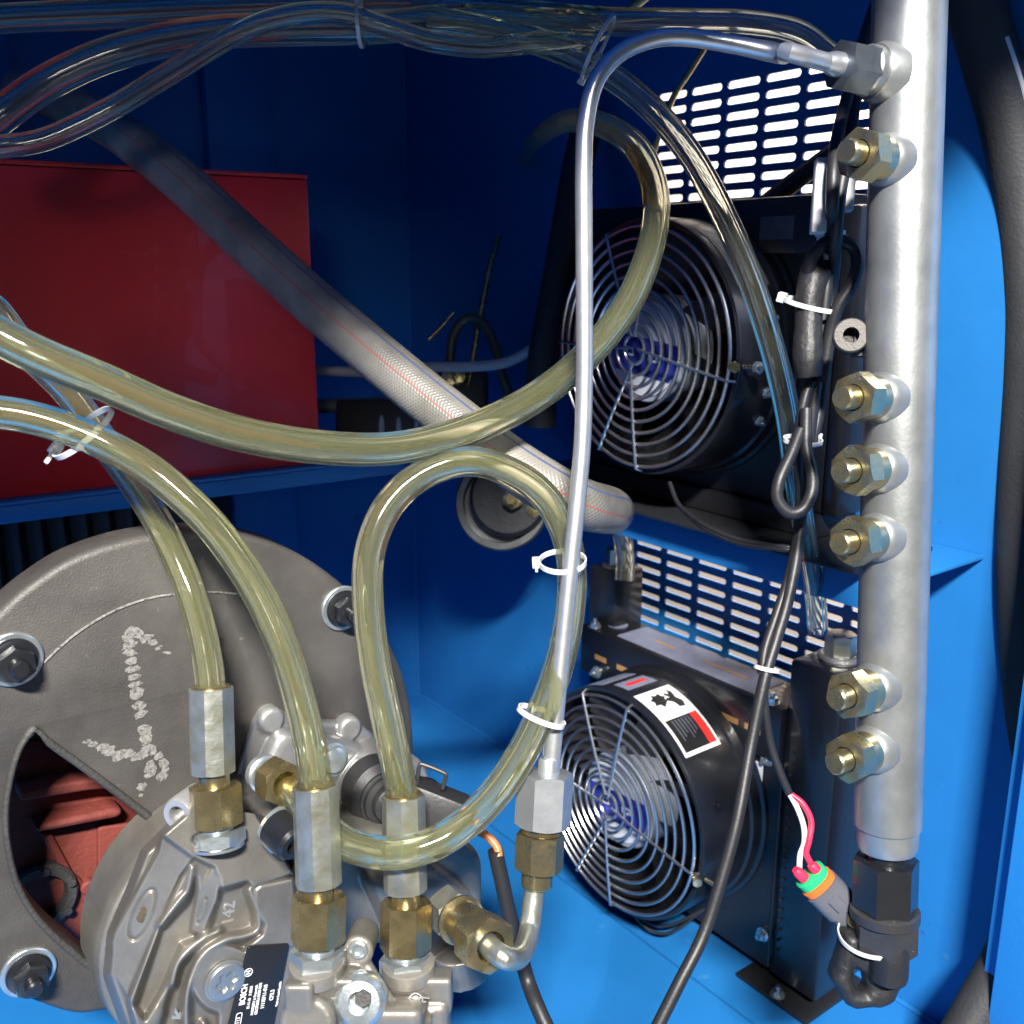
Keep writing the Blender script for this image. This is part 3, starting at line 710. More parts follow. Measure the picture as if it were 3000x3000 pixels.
eb = P(812, 2286, .497); ea = (P(872, 2318, .480)-eb).normalized()
ob('elbow_nut', ngon(eb-ea*.004, ea, .0135, .0102, 6, UP, hole=.0066), BRASS, hC)
ob('elbow_adapter', lathe(eb-ea*.016, ea, [(0, .0098), (.004, .0098), (.005, .0085), (.014, .0085)], 36), ZINC, hC)
hD = thing('fuel_hose', 'long amber hose sweeping across the red box and up past the upper fan', 'hose', P(900, 1300, .5), 'amber clear fuel hoses')
ob('hose', hollow(W([(-150, 905, .41), (-20, 975, .415), (120, 1045, .42), (300, 1118, .43), (500, 1205, .445), (720, 1275, .462), (960, 1312, .48), (1180, 1310, .50), (1400, 1250, .52), (1590, 1150, .54), (1740, 1020, .56), (1850, 870, .58), (1912, 700, .60), (1920, 560, .62), (1870, 440, .645), (1780, 372, .67), (1690, 352, .72), (1630, 366, .80), (1580, 400, .90), (1550, 440, 1.0), (1530, 480, 1.09)]), lambda t: .0083+.0003*t, .50, 28, 180), PVC, hD)
ob('fuel_slug', tube(W([(1846, 428, .6505), (1872, 462, .643), (1895, 510, .630), (1908, 560, .622), (1915, 625, .611)]), lambda t: .0036*min(1, 8*t+.2, 8*(1-t)+.2), 16, 30), FUEL, hD)
hF = thing('return_hose', 'clear hose dropping from the dark top bundle past the upper fan to the lower cooler', 'hose', P(2200, 900, .60), 'clear return hoses')
ob('hose', hollow(W([(1250, 60, .60), (1420, 85, .605), (1600, 130, .61), (1760, 205, .612), (1900, 310, .612), (2020, 450, .610), (2120, 630, .608), (2200, 820, .607), (2260, 1010, .607), (2305, 1200, .61), (2330, 1380, .625), (2350, 1520, .66), (2372, 1640, .70), (2390, 1760, .725), (2396, 1850, .735)]), lambda t: .0082-.0008*t, .52, 26, 160), PVC2, hF)
for nm, lb, pts, rr, m in [
    ('return_hose', 'clear hose along the very top edge of the picture, running left to right', [(-150, 75, .60), (0, 55, .60), (300, 40, .605), (700, 22, .61), (1100, 12, .615), (1500, 40, .62), (1750, 62, .625), (2000, 66, .63), (2200, 72, .63), (2340, 100, .63), (2430, 165, .63)], .0085, PVC2),
    ('return_hose', 'clear hose arching from the left edge to the top tie, above the thin one', [(-120, 440, .56), (0, 340, .56), (150, 235, .565), (350, 150, .57), (600, 98, .58), (850, 85, .59), (1100, 80, .60), (1350, 60, .61), (1600, 75, .62), (1750, 85, .63)], .0095, PVC2),
    ('return_hose', 'thin clear hose dipping below the top bundle near the left tie', [(-120, 440, .55), (0, 430, .55), (140, 405, .555), (330, 315, .56), (520, 200, .565), (700, 95, .57), (860, 45, .575), (1000, 40, .58), (1120, 75, .585), (1260, 120, .59), (1420, 138, .60), (1580, 125, .605), (1740, 130, .61)], .0062, PVC2)]:
    t = thing(nm, lb, 'hose', P(*pts[len(pts)//2]), 'clear return hoses')
    ob('hose', hollow(W(pts), rr, .50, 24, 130), m, t)
rh = thing('red_hose', 'thin dull red cable behind the top left clear hose', 'cable', P(400, 60, .66))
ob('sheath', tube(W([(-150, 40, .66), (0, 68, .655), (250, 72, .65), (550, 48, .65), (900, 18, .65), (1200, -10, .66)]), .004, 12, 60), mat('red_sheath', (.35, .05, .03), 0, .45), rh)
hG = thing('return_hose', 'short clear stub rising from the left port of the lower cooler', 'hose', P(1815, 1600, .88), 'clear return hoses')
ob('hose', hollow(W([(1740, 1440, .86), (1795, 1500, .875), (1822, 1570, .885), (1832, 1640, .89), (1830, 1700, .89)]), .0085, .62, 24, 40), PVC2, hG)

# big braided suction hose
bh = thing('suction_hose', 'thick grey braided hose with red and blue lines crossing diagonally', 'hose', P(1000, 950, .75))
mats = [0]*120
mats[23] = 1; mats[8] = 2; mats[9] = 2
ob('hose', tube_uv(W([(60, 262, .76), (180, 300, .735), (330, 375, .705), (520, 520, .675), (720, 705, .645), (900, 870, .618), (1080, 1025, .596), (1280, 1190, .578), (1480, 1345, .566), (1620, 1435, .562), (1710, 1478, .572), (1770, 1492, .60), (1790, 1497, .64), (1795, 1500, .70)]), .0148, 120, 170, mats), [BRAID, STRIPE_R, STRIPE_B], bh)

# rail axis and outlets
rt, rbm = P(2668, -120, .499), P(2599, 2420, .556)
ra = (rbm-rt).normalized(); RL = (rbm-rt).length; RR = .0182
def projy(p): return 1500-FPX*p.dot(UP)/p.dot(FW)
oax = (-RT*.80 - FW*.60 - UP*.06).normalized(); oax = (oax-ra*oax.dot(ra)*.6).normalized()
tax = (-RT*.90-FW*.38-UP*.02).normalized()
def railpt(y, off):
    best = min(range(0, 1001), key=lambda i: abs(projy(rt+ra*RL*i/1000+off)-y)); return rt+ra*RL*best/1000
top_s = railpt(198, tax*(RR+.016))+tax*RR*.86
# ------------------------------------------------------------------ silver high-pressure line and its elbow
sl_ = thing('pressure_line', 'bright bent steel tube running from the pump up to the manifold top nut', 'pipe', P(1700, 1200, .5))
ob('tube', tube(W([(1612, 2290, .500), (1632, 2050, .500), (1652, 1850, .500), (1672, 1650, .500), (1690, 1480, .500), (1706, 1300, .500), (1712, 1100, .500), (1712, 900, .500), (1711, 700, .500), (1710, 500, .500), (1716, 360, .500), (1745, 240, .500), (1810, 160, .502), (1900, 118, .504), (2000, 108, .505), (2150, 130, .504), (2290, 160, .498)])+[top_s+tax*.060+UP*.0012, top_s+tax*.036, top_s+tax*.020], .0044, 22, 150), STEEL, sl_)
t0 = P(1597, 2248, .498); ax = (P(1588, 2420, .498)-t0).normalized()
ob('collar', lathe(P(1608, 2220, .499), ax, [(0, .0046), (.001, .0052), (.010, .0054)], 30), STEEL, sl_)
ob('union_nut', ngon(P(1598, 2262, .498), ax, .0270, .0125, 6, FW, hole=.0055, phase=R_(22)), STEEL, sl_)
ob('thread', lathe(P(1588, 2408, .498), ax, [(0, .0105), (.005, .0105), (.0052, .0095), (.0075, .0095), (.0077, .0102), (.012, .0102)], 36), BRASS, sl_)
ob('elbow_nut', ngon(P(1584, 2440, .498), ax, .0185, .0108, 6, FW, phase=R_(22)), GOLD, sl_)
ob('ferrule', lathe(P(1575, 2535, .498), ax, [(0, .0078), (.010, .0078), (.0112, .007)], 34), GOLD, sl_)
na = (P(1468, 2800, .455)-P(1320, 2668, .505)).normalized(); nb = P(1310, 2660, .505)
ob('elbow_tube', tube(W([(1572, 2570, .498), (1562, 2640, .496), (1552, 2720, .492), (1538, 2775, .478), (1512, 2808, .464)])+[nb+na*.060, nb+na*.040], .0052, 22, 60), CRIMP, sl_)
ob('pump_hex', ngon(nb, na, .015, .0108, 6, UP), CRIMP, sl_)
ob('adapter_body', lathe(nb+na*.015, na, [(0, .0115), (.001, .0122), (.0025, .0122), (.003, .0105), (.022, .0105)], 36), GOLD, sl_)
ob('swivel_nut', ngon(nb+na*.034, na, .016, .0118, 6, UP, hole=.0072), GOLD, sl_)

# ------------------------------------------------------------------ galvanised rail manifold
rail = thing('rail_manifold', 'galvanised steel rail pipe with brass plugged outlets down its left side', 'manifold', rbm)
ob('pipe', lathe(rt, ra, [(0, RR), (RL-.001, RR), (RL, RR-.001), (RL+.0005, RR-.0014)], 80), GALV, rail)
ob('end_collar', lathe(rbm, ra, [(0, RR*.93), (.010, RR*.93), (.013, RR*.86)], 60), GALV, rail)
for yb in (443, 1166, 1382, 1592, 2048, 2237):
    c = railpt(yb, oax*(RR*.99+.032)); s = c+oax*RR*.99
    o = ob('outlet_boss', lathe(s, oax, [(-.006, .0142), (.001, .0131), (.0034, .0120), (.0046, .0110)], 44), GALV, rail)
    ob('collar', lathe(s+oax*.0045, oax, [(0, .0112), (.0075, .0112), (.0082, .0106)], 36), GOLD, o)
    ph = random.uniform(-.2, .2)
    ob('nut', ngon(s+oax*.0122, oax, .0112, .0115, 6, ra, hole=.0068, phase=ph), GOLD, o)
    ob('plug_stud', lathe(s+oax*.018, oax, [(0, .0064), (.0140, .0061), (.0149, .0053)], 30), GOLD, o)
# top outlet with the silver line's nut
s = top_s
o = ob('outlet_boss', lathe(s, tax, [(-.004, .0155), (.004, .0145), (.007, .0130)], 40), GALV, rail)
ob('collar', lathe(s+tax*.006, tax, [(0, .0122), (.005, .0122), (.006, .0115)], 36), GALV, o)
ob('union_nut', ngon(s+tax*.010, tax, .018, .0110, 6, ra, hole=.0052, phase=.1), mat('shaded_zinc', (.20, .225, .25), .85, .34, .15, 300, .3, 60), o)  # nut's zinc darkened to carry the shade at the rail top
ob('olive', lathe(s+tax*.026, tax, [(0, .0060), (.006, .0058), (.010, .0046)], 30), STEEL, o)
# eyelet
ec = P(2492, 985, .528)
ob('lug', join(lathe(ec, NV-RT*.25, [(-.004, .0092), (.003, .0092), (.004, .0085), (.004, .0042), (-.004, .0042)], 40), box(P(2540, 1000, .533), RT*.008, UP*.0085, FW*.0035, .001)), IRON, rail)
# lower black union
lb = rbm+ra*.013
ob('black_nut', join(lathe(lb, ra, [(0, .0115), (.008, .0115)], 36), ngon(lb+ra*.006, ra, .030, .0158, 6, FW, phase=R_(35), hole=.0118)), BLACK, rail)
ob('black_collar', join(lathe(lb+ra*.035, ra, [(0, .0175), (.001, .0190), (.006, .0190), (.007, .0165)], 44), ngon(lb+ra*.041, ra, .019, .0160, 6, FW, phase=R_(5))), mat('worn_black_steel', (.055, .055, .058), .4, .38, .2, 300, .3, 40), rail)

# taped bundle hung under the rail
tp = thing('taped_plug', 'black tape wrapped plug bundle with a gap, tied below the rail', 'cable end', P(2580, 2800, .57))
tc_ = P(2545, 2850, .568); kk = m_per_px(.568)
lump = [((x-2545)*kk, -(y-2850)*kk) for x, y in [(2468, 2722), (2560, 2735), (2655, 2728), (2660, 2800), (2655, 2862), (2638, 2892), (2612, 2930), (2570, 2946), (2500, 2956), (2468, 2930), (2430, 2866), (2452, 2800)]]
gap = [((x-2545)*kk, -(y-2850)*kk) for x, y in [(2497, 2828), (2522, 2846), (2534, 2882), (2528, 2897), (2505, 2893), (2494, 2862)]]
tb = join(cut(fillet(lump, .003), [gap], .017, .006, Matrix.Translation(tc_+FW*.010) @ Matrix((RT, UP, -FW)).transposed().to_4x4(), 3), tube(W([(2610, 2725, .560), (2606, 2790, .558), (2602, 2870, .560)]), .0105, 16, 14))
tb = remesh(tb, .0011, 5)
for v in tb.verts: v.co += (v.co-tc_).normalized()*(noise.noise(v.co*70)*.0016+noise.noise(v.co*260)*.0004)
ob('tape_wrap', tb, TAPE, tp, 60)

# ------------------------------------------------------------------ oil coolers with fans
def fan(par, Xf, cpx, R, Xc, hubrot, spokes):
    c = PX(*cpx, Xf); ax = V((1, 0, 0)); L = Xc-Xf
    ob('shroud', lathe(c, ax, [(.002, R-.005), (0, R-.003), (0, R), (.002, R+.0006), (L*.78, R+.0006), (L*.80, R+.003), (L*.93, R+.004), (L*.95, R+.007), (L, R+.0075), (L, R-.004), (L*.5, R-.0035)], 96, closed=True), BLACK, par)
    ob('fan_back', lathe(c+ax*(L*.72), ax, [(0, R-.003), (.002, R-.003)], 60), BLACKM, par)
    ob('hub', lathe(c+ax*.0045, ax, [(0, .0385), (-.0, .041), (.002, .0425), (.03, .0425)], 60), HUB, par)
    hl = c+ax*.0038
    Mh = Matrix.Translation(hl) @ Matrix(((0, 0, -1, 0), (-1, 0, 0, 0), (0, 1, 0, 0), (0, 0, 0, 1))) @ Matrix.Rotation(hubrot, 4, 'Z')
    circ = [(.037*math.cos(k*.1309), .037*math.sin(k*.1309)) for k in range(48)]
    h = ob('hub_label', cut(circ, (), .0004, 0, Mh), mat('label_silver', (.58, .62, .70), .1, .4), par)
    band = [(.0365*math.cos(R_(a)), .0365*math.sin(R_(a))) for a in list(range(-38, 15, 6))+list(range(165, 219, 6))]
    ob('print_band', cut(band, (), .0005, 0, Matrix.Translation((-.0003, 0, 0)) @ Mh), LBLUE, h)
    for (tx, ty, s_) in ((-.016, -.004, .010), (.010, -.006, .012)):
        ob('print_mark', torus_mark(Mh, tx, ty, s_), WHITE, h)
    for k in range(8):
        bm = bmesh.new(); g = []
        for i in range(7):
            rho = .0415+(R-.007-.0415)*i/6; row = []
            for j in range(5):
                an = 2*math.pi*k/8+(j/4)*(.46+.10*i/6)+.25*i/6
                row.append(bm.verts.new(c+ax*(.010+.026*j/4)+V((0, math.cos(an), math.sin(an)))*rho))
            g.append(row)
        for i in range(6):
            for j in range(4): bm.faces.new((g[i][j], g[i][j+1], g[i+1][j+1], g[i+1][j]))
        bmesh.ops.solidify(bm, geom=bm.faces[:], thickness=.0014)
        ob('blade', bm, BLADE, par)
    nr = 10
    gx = lambda rho: -.003-.005*(1-(rho/R)**2)
    for k in range(nr):
        rho = .011+(R-.006-.011)*k/(nr-1)
        ob('guard_ring', torus(c+ax*gx(rho), ax, rho, .00145, 80, 8), CHROME, par)
    for a0, r0, a1, r1 in spokes:
        p0 = V((0, math.cos(R_(a0)), math.sin(R_(a0))))*r0; p1 = V((0, math.cos(R_(a1)), math.sin(R_(a1))))*r1
        pts = []
        for i in range(13):
            q = p0.lerp(p1, i/12); pts.append(c+q+ax*(gx(q.length)-.002))
        pts.append(c+p1*1.04+ax*.004)
        ob('guard_spoke', tube(pts, .00125, 7, 14, smooth=False), CHROME, par)
    return c
def torus_mark(Mh, tx, ty, s_):
    return cut(fillet([(tx-s_/2, ty-.0032), (tx+s_/2, ty-.0032), (tx+s_*.42, ty+.003), (tx-s_*.42, ty+.0034)], .0012), [fillet([(tx-s_*.3, ty-.0015), (tx+s_*.3, ty-.0015), (tx+s_*.22, ty+.0013), (tx-s_*.22, ty+.0016)], .0005)], .0006, 0, Matrix.Translation((-.0004, 0, 0)) @ Mh)
# spoke angles: 0 = deeper into the cabinet (+Y, left in view), 90 = up, 180 = nearer (right in view)
SPK = [(80, .010, 66, 1), (100, .010, 100, 1), (176, .006, 190, 1), (280, .010, 268, 1), (262, .010, 296, 1), (6, .006, 0, 1)]
def bolt(p, ax, r, name, par, m=ZINC):
    ob(name, join(lathe(p, ax, [(0, r*1.5), (.0008, r*1.5)], 22), ngon(p+V(ax)*.0008, ax, r*.9, r, 6, both=False), lathe(p+V(ax)*(r*.9), ax, [(0, r*.5), (r*1.1, r*.48)], 14)), m, par)
MXn = -V((1, 0, 0))
# lower cooler
lo = thing('oil_cooler', 'lower black fan oil cooler with white and red warning sticker, on the blue floor', 'cooler', (.64, .55, ZF), 'fan oil coolers')
XC = .606
ob('core', abox(XC, .665, .448, .684, -.580, -.36, .002), BLACKM, lo)
hd = ob('header_tank', abox(XC-.006, .650, .4480, .690, -.388, -.340, .002), BLACK, lo)
ob('end_tank', abox(.606, .668, .400, .4475, -.582, -.298, .003), BLACK, lo)
ob('port_block', abox(.618, .656, .662, .700, -.3445, -.285, .003), BLACK, lo)
ob('core_edge', tube([V((XC-.0015, .4465, -.39)), V((XC-.0015, .4465, -.575))], .0012, 8, 6), BLACKM, lo)
for i in range(20): ob('rivet', lathe((XC-.0005, .4395, -.375-.0095*i), MXn, [(-.001, .0014), (.0012, .0011)], 10), IRON_D, lo)
ob('foot', abox(.592, .672, .397, .470, ZF+.0005, ZF+.0045, .001), BLACKM, lo)
ob('foot', abox(.598, .668, .655, .690, ZF+.0005, ZF+.0045, .001), BLACKM, lo)
ob('foot_web', abox(.640, .668, .4305, .469, ZF+.005, -.5825, .001), BLACKM, lo)
bolt(V((.599, .431, ZF+.0046)), (0, 0, 1), .0042, 'foot_bolt', lo)
for y, z in ((.676, -.340), (.462, -.340)): bolt(V((.606, y, z)), (0, 0, 1), .0042, 'tank_bolt', lo)
for y, z in ((.665, -.382), (.462, -.39), (.455, -.55)): bolt(V((XC-.006 if z > -.389 else XC, y, z)), MXn, .004, 'face_bolt', lo)
cF = fan(lo, .535, (1802, 2350), .1018, XC, R_(8), [(a, b, c_, d*.0975) for a, b, c_, d in SPK])
gb = ob('guard_bolt', join(ngon(cF+V((-.004, -.100, -.020)), (-.6, -.8, 0), .005, .0035), lathe(cF+V((.002, -.104, -.020)), (0, -1, 0), [(0, .0018), (.016, .0018)], 12)), GOLD, lo)
ob('guard_nut', ngon(cF+V((.004, -.113, -.020)), (0, -1, 0), .004, .0038), ZINC, lo)
# stickers on the header and the shroud
st = ob('sticker', cut(fillet([(.480, .606), (.645, .606), (.645, .645), (.480, .645)], .002), (), .0004, 0, Matrix(((0, 1, 0, 0), (1, 0, 0, 0), (0, 0, 1, -.3398), (0, 0, 0, 1)))), LPALE, lo)
ob('sticker', disc((.627, .666, -.3398), (0, 0, 1), .010, .0004), LPALE, lo)
for i, (y, l_) in enumerate(((.66, .016), (.628, .018), (.596, .020), (.566, .014), (.50, .02), (.475, .016))):
    ob('print_mark', abox(XC-.0064, XC-.0059, y-l_/2, y+l_/2, -.369, -.364), LGOLD, lo)
for y, z in ((.60, .0), (.54, .0), (.515, .0)):
    ob('print_mark', abox(.624, .627, y-.012, y+.012, -.3395, -.3391), LGOLD, lo)
def wrap(c, R, a0, a1, x0, x1, th, n=16):
    bm = bmesh.new(); rs = []
    for i in range(n+1):
        a = R_(a0+(a1-a0)*i/n); d = V((0, math.cos(a), math.sin(a)))
        rs.append([c+d*R+V((x0, 0, 0)), c+d*R+V((x1, 0, 0)), c+d*(R+th)+V((x1, 0, 0)), c+d*(R+th)+V((x0, 0, 0))])
    rings(bm, rs); return bm
Rs = .1026
w1 = ob('warning_sticker', wrap(cF, Rs, 97, 136, .006, .047, .0003), WHITE, lo)
ob('print_band', wrap(cF, Rs+.0003, 117, 134, .0085, .0445, .00015), LBLACK, w1)
ob('print_band', wrap(cF, Rs+.0005, 117, 134, .0365, .0445, .00015), LRED, w1)
for i in range(6): ob('print_glare_line', wrap(cF, Rs+.0006, 118, 129-(i % 3)*1.5, .014+.0036*i, .0152+.0036*i, .0001), LGREY, w1)
# pictogram: hand against a toothed wheel
def wrap_poly(c, R, poly, th):
    bm = cut(poly, (), th, 0); bmesh.ops.subdivide_edges(bm, edges=bm.edges[:], cuts=1)
    for v in bm.verts:
        a = v.co.y/R; v.co = c+V((v.co.x, math.cos(a)*(R+v.co.z), math.sin(a)*(R+v.co.z)))
    return bm
def pic(pts): return [(.027+x*.001, R_(107)*Rs-y*.001) for x, y in pts]
ob('pictogram', join(wrap_poly(cF, Rs+.0003, pic([(13, -11), (15, -5), (12, 1), (14, 8), (11, 12), (9, 6), (6, 9), (4, 7), (7, 2), (3, 3), (1, 0), (6, -4), (7, -10)]), .0002),
    wrap_poly(cF, Rs+.0003, pic([(-2, -3), (2, 0), (1, 3), (4, 5), (1, 7), (0, 11), (-4, 9), (-8, 11), (-9, 7), (-13, 6), (-11, 2), (-13, -2), (-8, -2), (-6, -6)]), .0002)), LBLACK, w1)
w2 = ob('arrow_sticker', wrap(cF, Rs, 81, 91, .010, .044, .0003), LPALE, lo)
ob('arrow', wrap(cF, Rs+.0003, 84.5, 87.5, .016, .038, .0002), LRED, w2)
ob('sticker', wrap(cF, Rs, 66, 76, .004, .044, .0003), LPALE, lo)
ob('voltage_sticker', box(V((XC-.002, .482, -.405)), V((.0003, 0, 0)), V((0, .017, 0)), V((0, 0, .0095))), WHITE, lo)
Mv = Matrix.Translation((XC-.0026, .482, -.405)) @ Matrix(((0, 0, -1, 0), (-1, 0, 0, 0), (0, 1, 0, 0), (0, 0, 0, 1)))
ob('lettering', text('220V', .011, Mv, .0001, .0001), LBLACK, lo)
ob('sticker', box(V((XC-.001, .505, -.405)), V((.0003, 0, 0)), V((0, .006, 0)), V((0, 0, .016))), LRED, lo)
# motor lead loops under the fan
for k in (0, 1):
    ob('motor_lead', tube([cF+V((.02, .0, -.101)), cF+V((.024, -.012, -.124+.005*k)), cF+V((.035, -.035, -.126+.008*k)), cF+V((.055, -.06, -.095))], .0014, 8, 30), CABLE, lo)
# ports
pc = PX(2396, 1880, .64); 
ob('port_fitting', join(lathe(V((.637, .425, -.298)), (0, 0, 1), [(0, .016), (.003, .015), (.004, .010)], 30), ngon(V((.637, .425, -.294)), (0, 0, 1), .017, .0105, 6, phase=.2)), CRIMP, lo)
ob('port_weld', join(torus(V((.637, .425, -.296)), (0, 0, 1), .014, .0028, 30, 8)), mat('weld_bead', (.30, .30, .31), .7, .35, .8, 220), lo)
ob('port_fitting', join(lathe(V((.637, .681, -.285)), (0, 0, 1), [(0, .014), (.002, .0135), (.003, .010)], 30), ngon(V((.637, .681, -.283)), (0, 0, 1), .016, .0095, 6, phase=.2)), CRIMP, lo)
# upper cooler
up = thing('oil_cooler', 'upper black fan oil cooler on the blue rail, in the shade below the top vent', 'cooler', (.64, .55, -.18), 'fan oil coolers')
XU = .606
ob('core', abox(XU, .655, .430, .700, -.178, .048, .002), BLACKM, up)
ob('header_tank', abox(XU-.012, .650, .440, .700, .008, .0475, .002), BLACK, up)
ob('end_tank', abox(.604, .650, .415, .4295, -.178, .040, .003), BLACK, up)
ob('mounting_plate', abox(.560, .655, .368, .730, -.2008, -.1968, .001), BLACKM, up)
ob('core_support', abox(.600, .65, .43, .70, -.196, -.1785, .001), BLACKM, up)
cU = fan(up, .545, (1880, 1022), .0978, XU, R_(-4), [(a, b, c_, d*.0935) for a, b, c_, d in SPK])
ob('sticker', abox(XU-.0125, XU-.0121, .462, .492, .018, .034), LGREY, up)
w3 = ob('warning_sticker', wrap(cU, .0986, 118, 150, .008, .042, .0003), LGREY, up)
ob('print_band', wrap(cU, .0989, 121, 138, .011, .038, .00015), mat('mottled_grey_print', (.20, .19, .18), 0, .5, 0, 0, .6, 60), w3)  # uneven grey print on the grey sticker
ob('guard_bolt', join(ngon(cU+V((-.004, -.096, -.006)), (-.6, -.8, 0), .005, .0035), lathe(cU+V((.002, -.100, -.006)), (0, -1, 0), [(0, .0018), (.016, .0018)], 12)), GOLD, up)
ob('guard_nut', ngon(cU+V((.004, -.109, -.006)), (0, -1, 0), .004, .0038), ZINC, up)
for q in ((.035, 196), (.035, 165), (.04, 210)):
    a = R_(q[1]); bolt(cU+V((q[0], math.cos(a)*.0986, math.sin(a)*.0986)), V((0, math.cos(a), math.sin(a))), .003, 'shroud_screw', up)
for q in ((.035, 185), (.04, 168), (.02, 160)):
    a = R_(q[1]); bolt(cF+V((q[0], math.cos(a)*.1026, math.sin(a)*.1026)), V((0, math.cos(a), math.sin(a))), .0026, 'shroud_screw', lo, BLACK)

# ------------------------------------------------------------------ black hoses, cables
def cable(name, label, cat, pts, rr, m=CABLE, seg=12, n=80, group=None, part='sheath'):
    bm = tube(W(pts), rr, seg, n); return single(name, bm, m, label, cat, group, 60)
rhz = thing('rubber_hose', 'thick black rubber hose hanging at the right edge, top to post', 'hose', P(2985, 1200, .55))
ob('hose', tube(W([(2800, -160, .64), (2852, 0, .64), (2905, 180, .645), (2960, 380, .655), (2998, 600, .665), (3018, 850, .672), (3016, 1100, .68), (3002, 1400, .69), (2998, 1650, .695), (3004, 1850, .70), (3020, 2050, .705), (3050, 2250, .71)]), .0180, 28, 120), RUB, rhz)
ob('print_glare_line', tube(W([(2945, 110, .6275), (2970, 180, .630), (2995, 260, .634), (3015, 340, .638)]), .0022, 8, 24), NYL, rhz)  # white strip stands for the glare on the black rubber
cable('rubber_hose', 'dark rubber hose curving across the floor behind the right post', 'hose', [(3090, 2500, .71), (3020, 2660, .712), (2945, 2820, .715), (2860, 2970, .715), (2790, 3100, .71)], .0165, RUB, 24, 60)
cable('rubber_hose', 'black rubber hose rising behind the silver tube, left of the upper fan', 'hose', [(1730, 330, .93), (1690, 500, .92), (1655, 700, .91), (1620, 900, .90), (1592, 1050, .90), (1580, 1250, .91)], .0145, RUB, 20, 50)
cable('cable', 'thick black cable running from the top tie down past the lower fan', 'cable', [(2590, -60, .60), (2530, 120, .585), (2478, 300, .565), (2446, 450, .535), (2438, 600, .535), (2432, 720, .57), (2420, 860, .575), (2398, 1060, .58), (2376, 1240, .585), (2352, 1460, .59), (2338, 1600, .59), (2310, 1750, .585), (2272, 1880, .58), (2240, 1990, .575), (2200, 2180, .57), (2160, 2400, .56), (2115, 2570, .555), (2060, 2740, .55), (1990, 2880, .54), (1890, 3080, .52)], .0036, n=150)
cable('cable', 'black cable beside the white conduits under the top manifold nut', 'cable', [(2640, -60, .61), (2575, 120, .60), (2510, 280, .575), (2490, 420, .545), (2462, 560, .54), (2450, 700, .55), (2440, 830, .58), (2420, 1000, .585), (2404, 1180, .59), (2378, 1300, .59)], .0036, n=90)
cable('cable', 'thin black cable on the left of the taped bundle', 'cable', [(2386, 1080, .58), (2350, 1200, .58), (2338, 1320, .585), (2344, 1480, .59), (2322, 1650, .59), (2275, 1800, .585), (2242, 1900, .58), (2232, 1975, .577)], .0030, n=60)
cable('cable', 'black cable looped over just below the topmost white tie', 'cable', [(2372, 830, .57), (2376, 770, .565), (2408, 718, .56), (2455, 704, .56), (2500, 724, .56), (2512, 775, .56), (2492, 840, .562), (2455, 900, .565), (2432, 980, .57), (2410, 1120, .575)], .0038, n=70)
cable('cable', 'black cable hanging in a drop shaped loop below the middle tie', 'cable', [(2345, 1260, .572), (2318, 1330, .568), (2284, 1405, .565), (2278, 1462, .565), (2312, 1502, .565), (2352, 1492, .565), (2378, 1440, .565), (2378, 1380, .568), (2362, 1310, .57), (2362, 1200, .575)], .0036, n=70)
for k in range(2):
    cable('cable', ['upper of two thin black leads sagging left from the bundle over the lower vent', 'lower of two thin black leads sagging left from the bundle over the lower vent'][k], 'cable', [(1962, 1415, .72), (1990, 1480, .70), (2060, 1536+9*k, .66), (2160, 1580+9*k, .63), (2280, 1600+8*k, .60), (2345, 1606+6*k, .595)], .0017, n=60, group='leads over the lower vent')
cable('cable', 'thin black lead from the bundle tie to the red and white wires', 'cable', [(2236, 1960, .577), (2242, 2080, .578), (2258, 2180, .58), (2285, 2262, .58), (2312, 2325, .58)], .0024, n=50)
cable('wire', 'white wire from the black lead to the green sealed connector', 'wire', [(2311, 2322, .58), (2336, 2368, .578), (2354, 2420, .576), (2356, 2470, .575), (2344, 2505, .575), (2341, 2555, .575)], .0017, WWHT, 10, 50)
cable('wire', 'pinkish red wire from the black lead to the green sealed connector', 'wire', [(2314, 2325, .58), (2352, 2355, .577), (2376, 2405, .575), (2370, 2462, .573), (2362, 2500, .573), (2382, 2540, .573)], .0018, WRED, 10, 50)
cable('wire', 'brown wire leaving the pump connector beside the loop hose', 'wire', [(1320, 2395, .515), (1378, 2425, .514), (1425, 2448, .512), (1455, 2480, .51), (1462, 2510, .508)], .0022, WBRN, 10, 30)
cable('conduit', 'black corrugated conduit running down in front of the pump from the brown wire', 'cable', [(1450, 2490, .510), (1470, 2580, .512), (1490, 2670, .515), (1520, 2780, .52), (1545, 2870, .52), (1575, 2950, .51), (1625, 3060, .50)], .0040, CABLE, 14, 70)
# heat-shrink lumps on the bundle
hsr = thing('shrink_sleeve', 'black tape wrapped joint in the cable bundle beside the steel lug', 'cable joint', P(2375, 930, .57))
ob('wrap', remesh(join(tube(W([(2395, 745, .575), (2385, 800, .572), (2372, 870, .57), (2368, 960, .57), (2366, 1040, .57), (2372, 1105, .572)]), lambda t: .0068+.0026*math.sin(t*9)*.4+.0022*(1-abs(t-.55)*2), 14, 50),
                       tube(W([(2425, 760, .575), (2395, 830, .57), (2385, 880, .568)]), .0055, 12, 14)), .0011, 2), TAPE, hsr, 60)
# white conduit pieces behind the cables
single('conduit_clip', box(P(2403, 575, .545), RT*.0040, (UP+RT*.07)*.0205, FW*.003, .0006), NYL, 'white plastic strip left of the cables below the top nut', 'clip', 'white strips behind the cables')
single('conduit_clip', box(P(2482, 540, .55), RT*.0040, (UP+RT*.09)*.0150, FW*.003, .0006), NYL, 'white plastic strip right of the cables below the top nut', 'clip', 'white strips behind the cables')
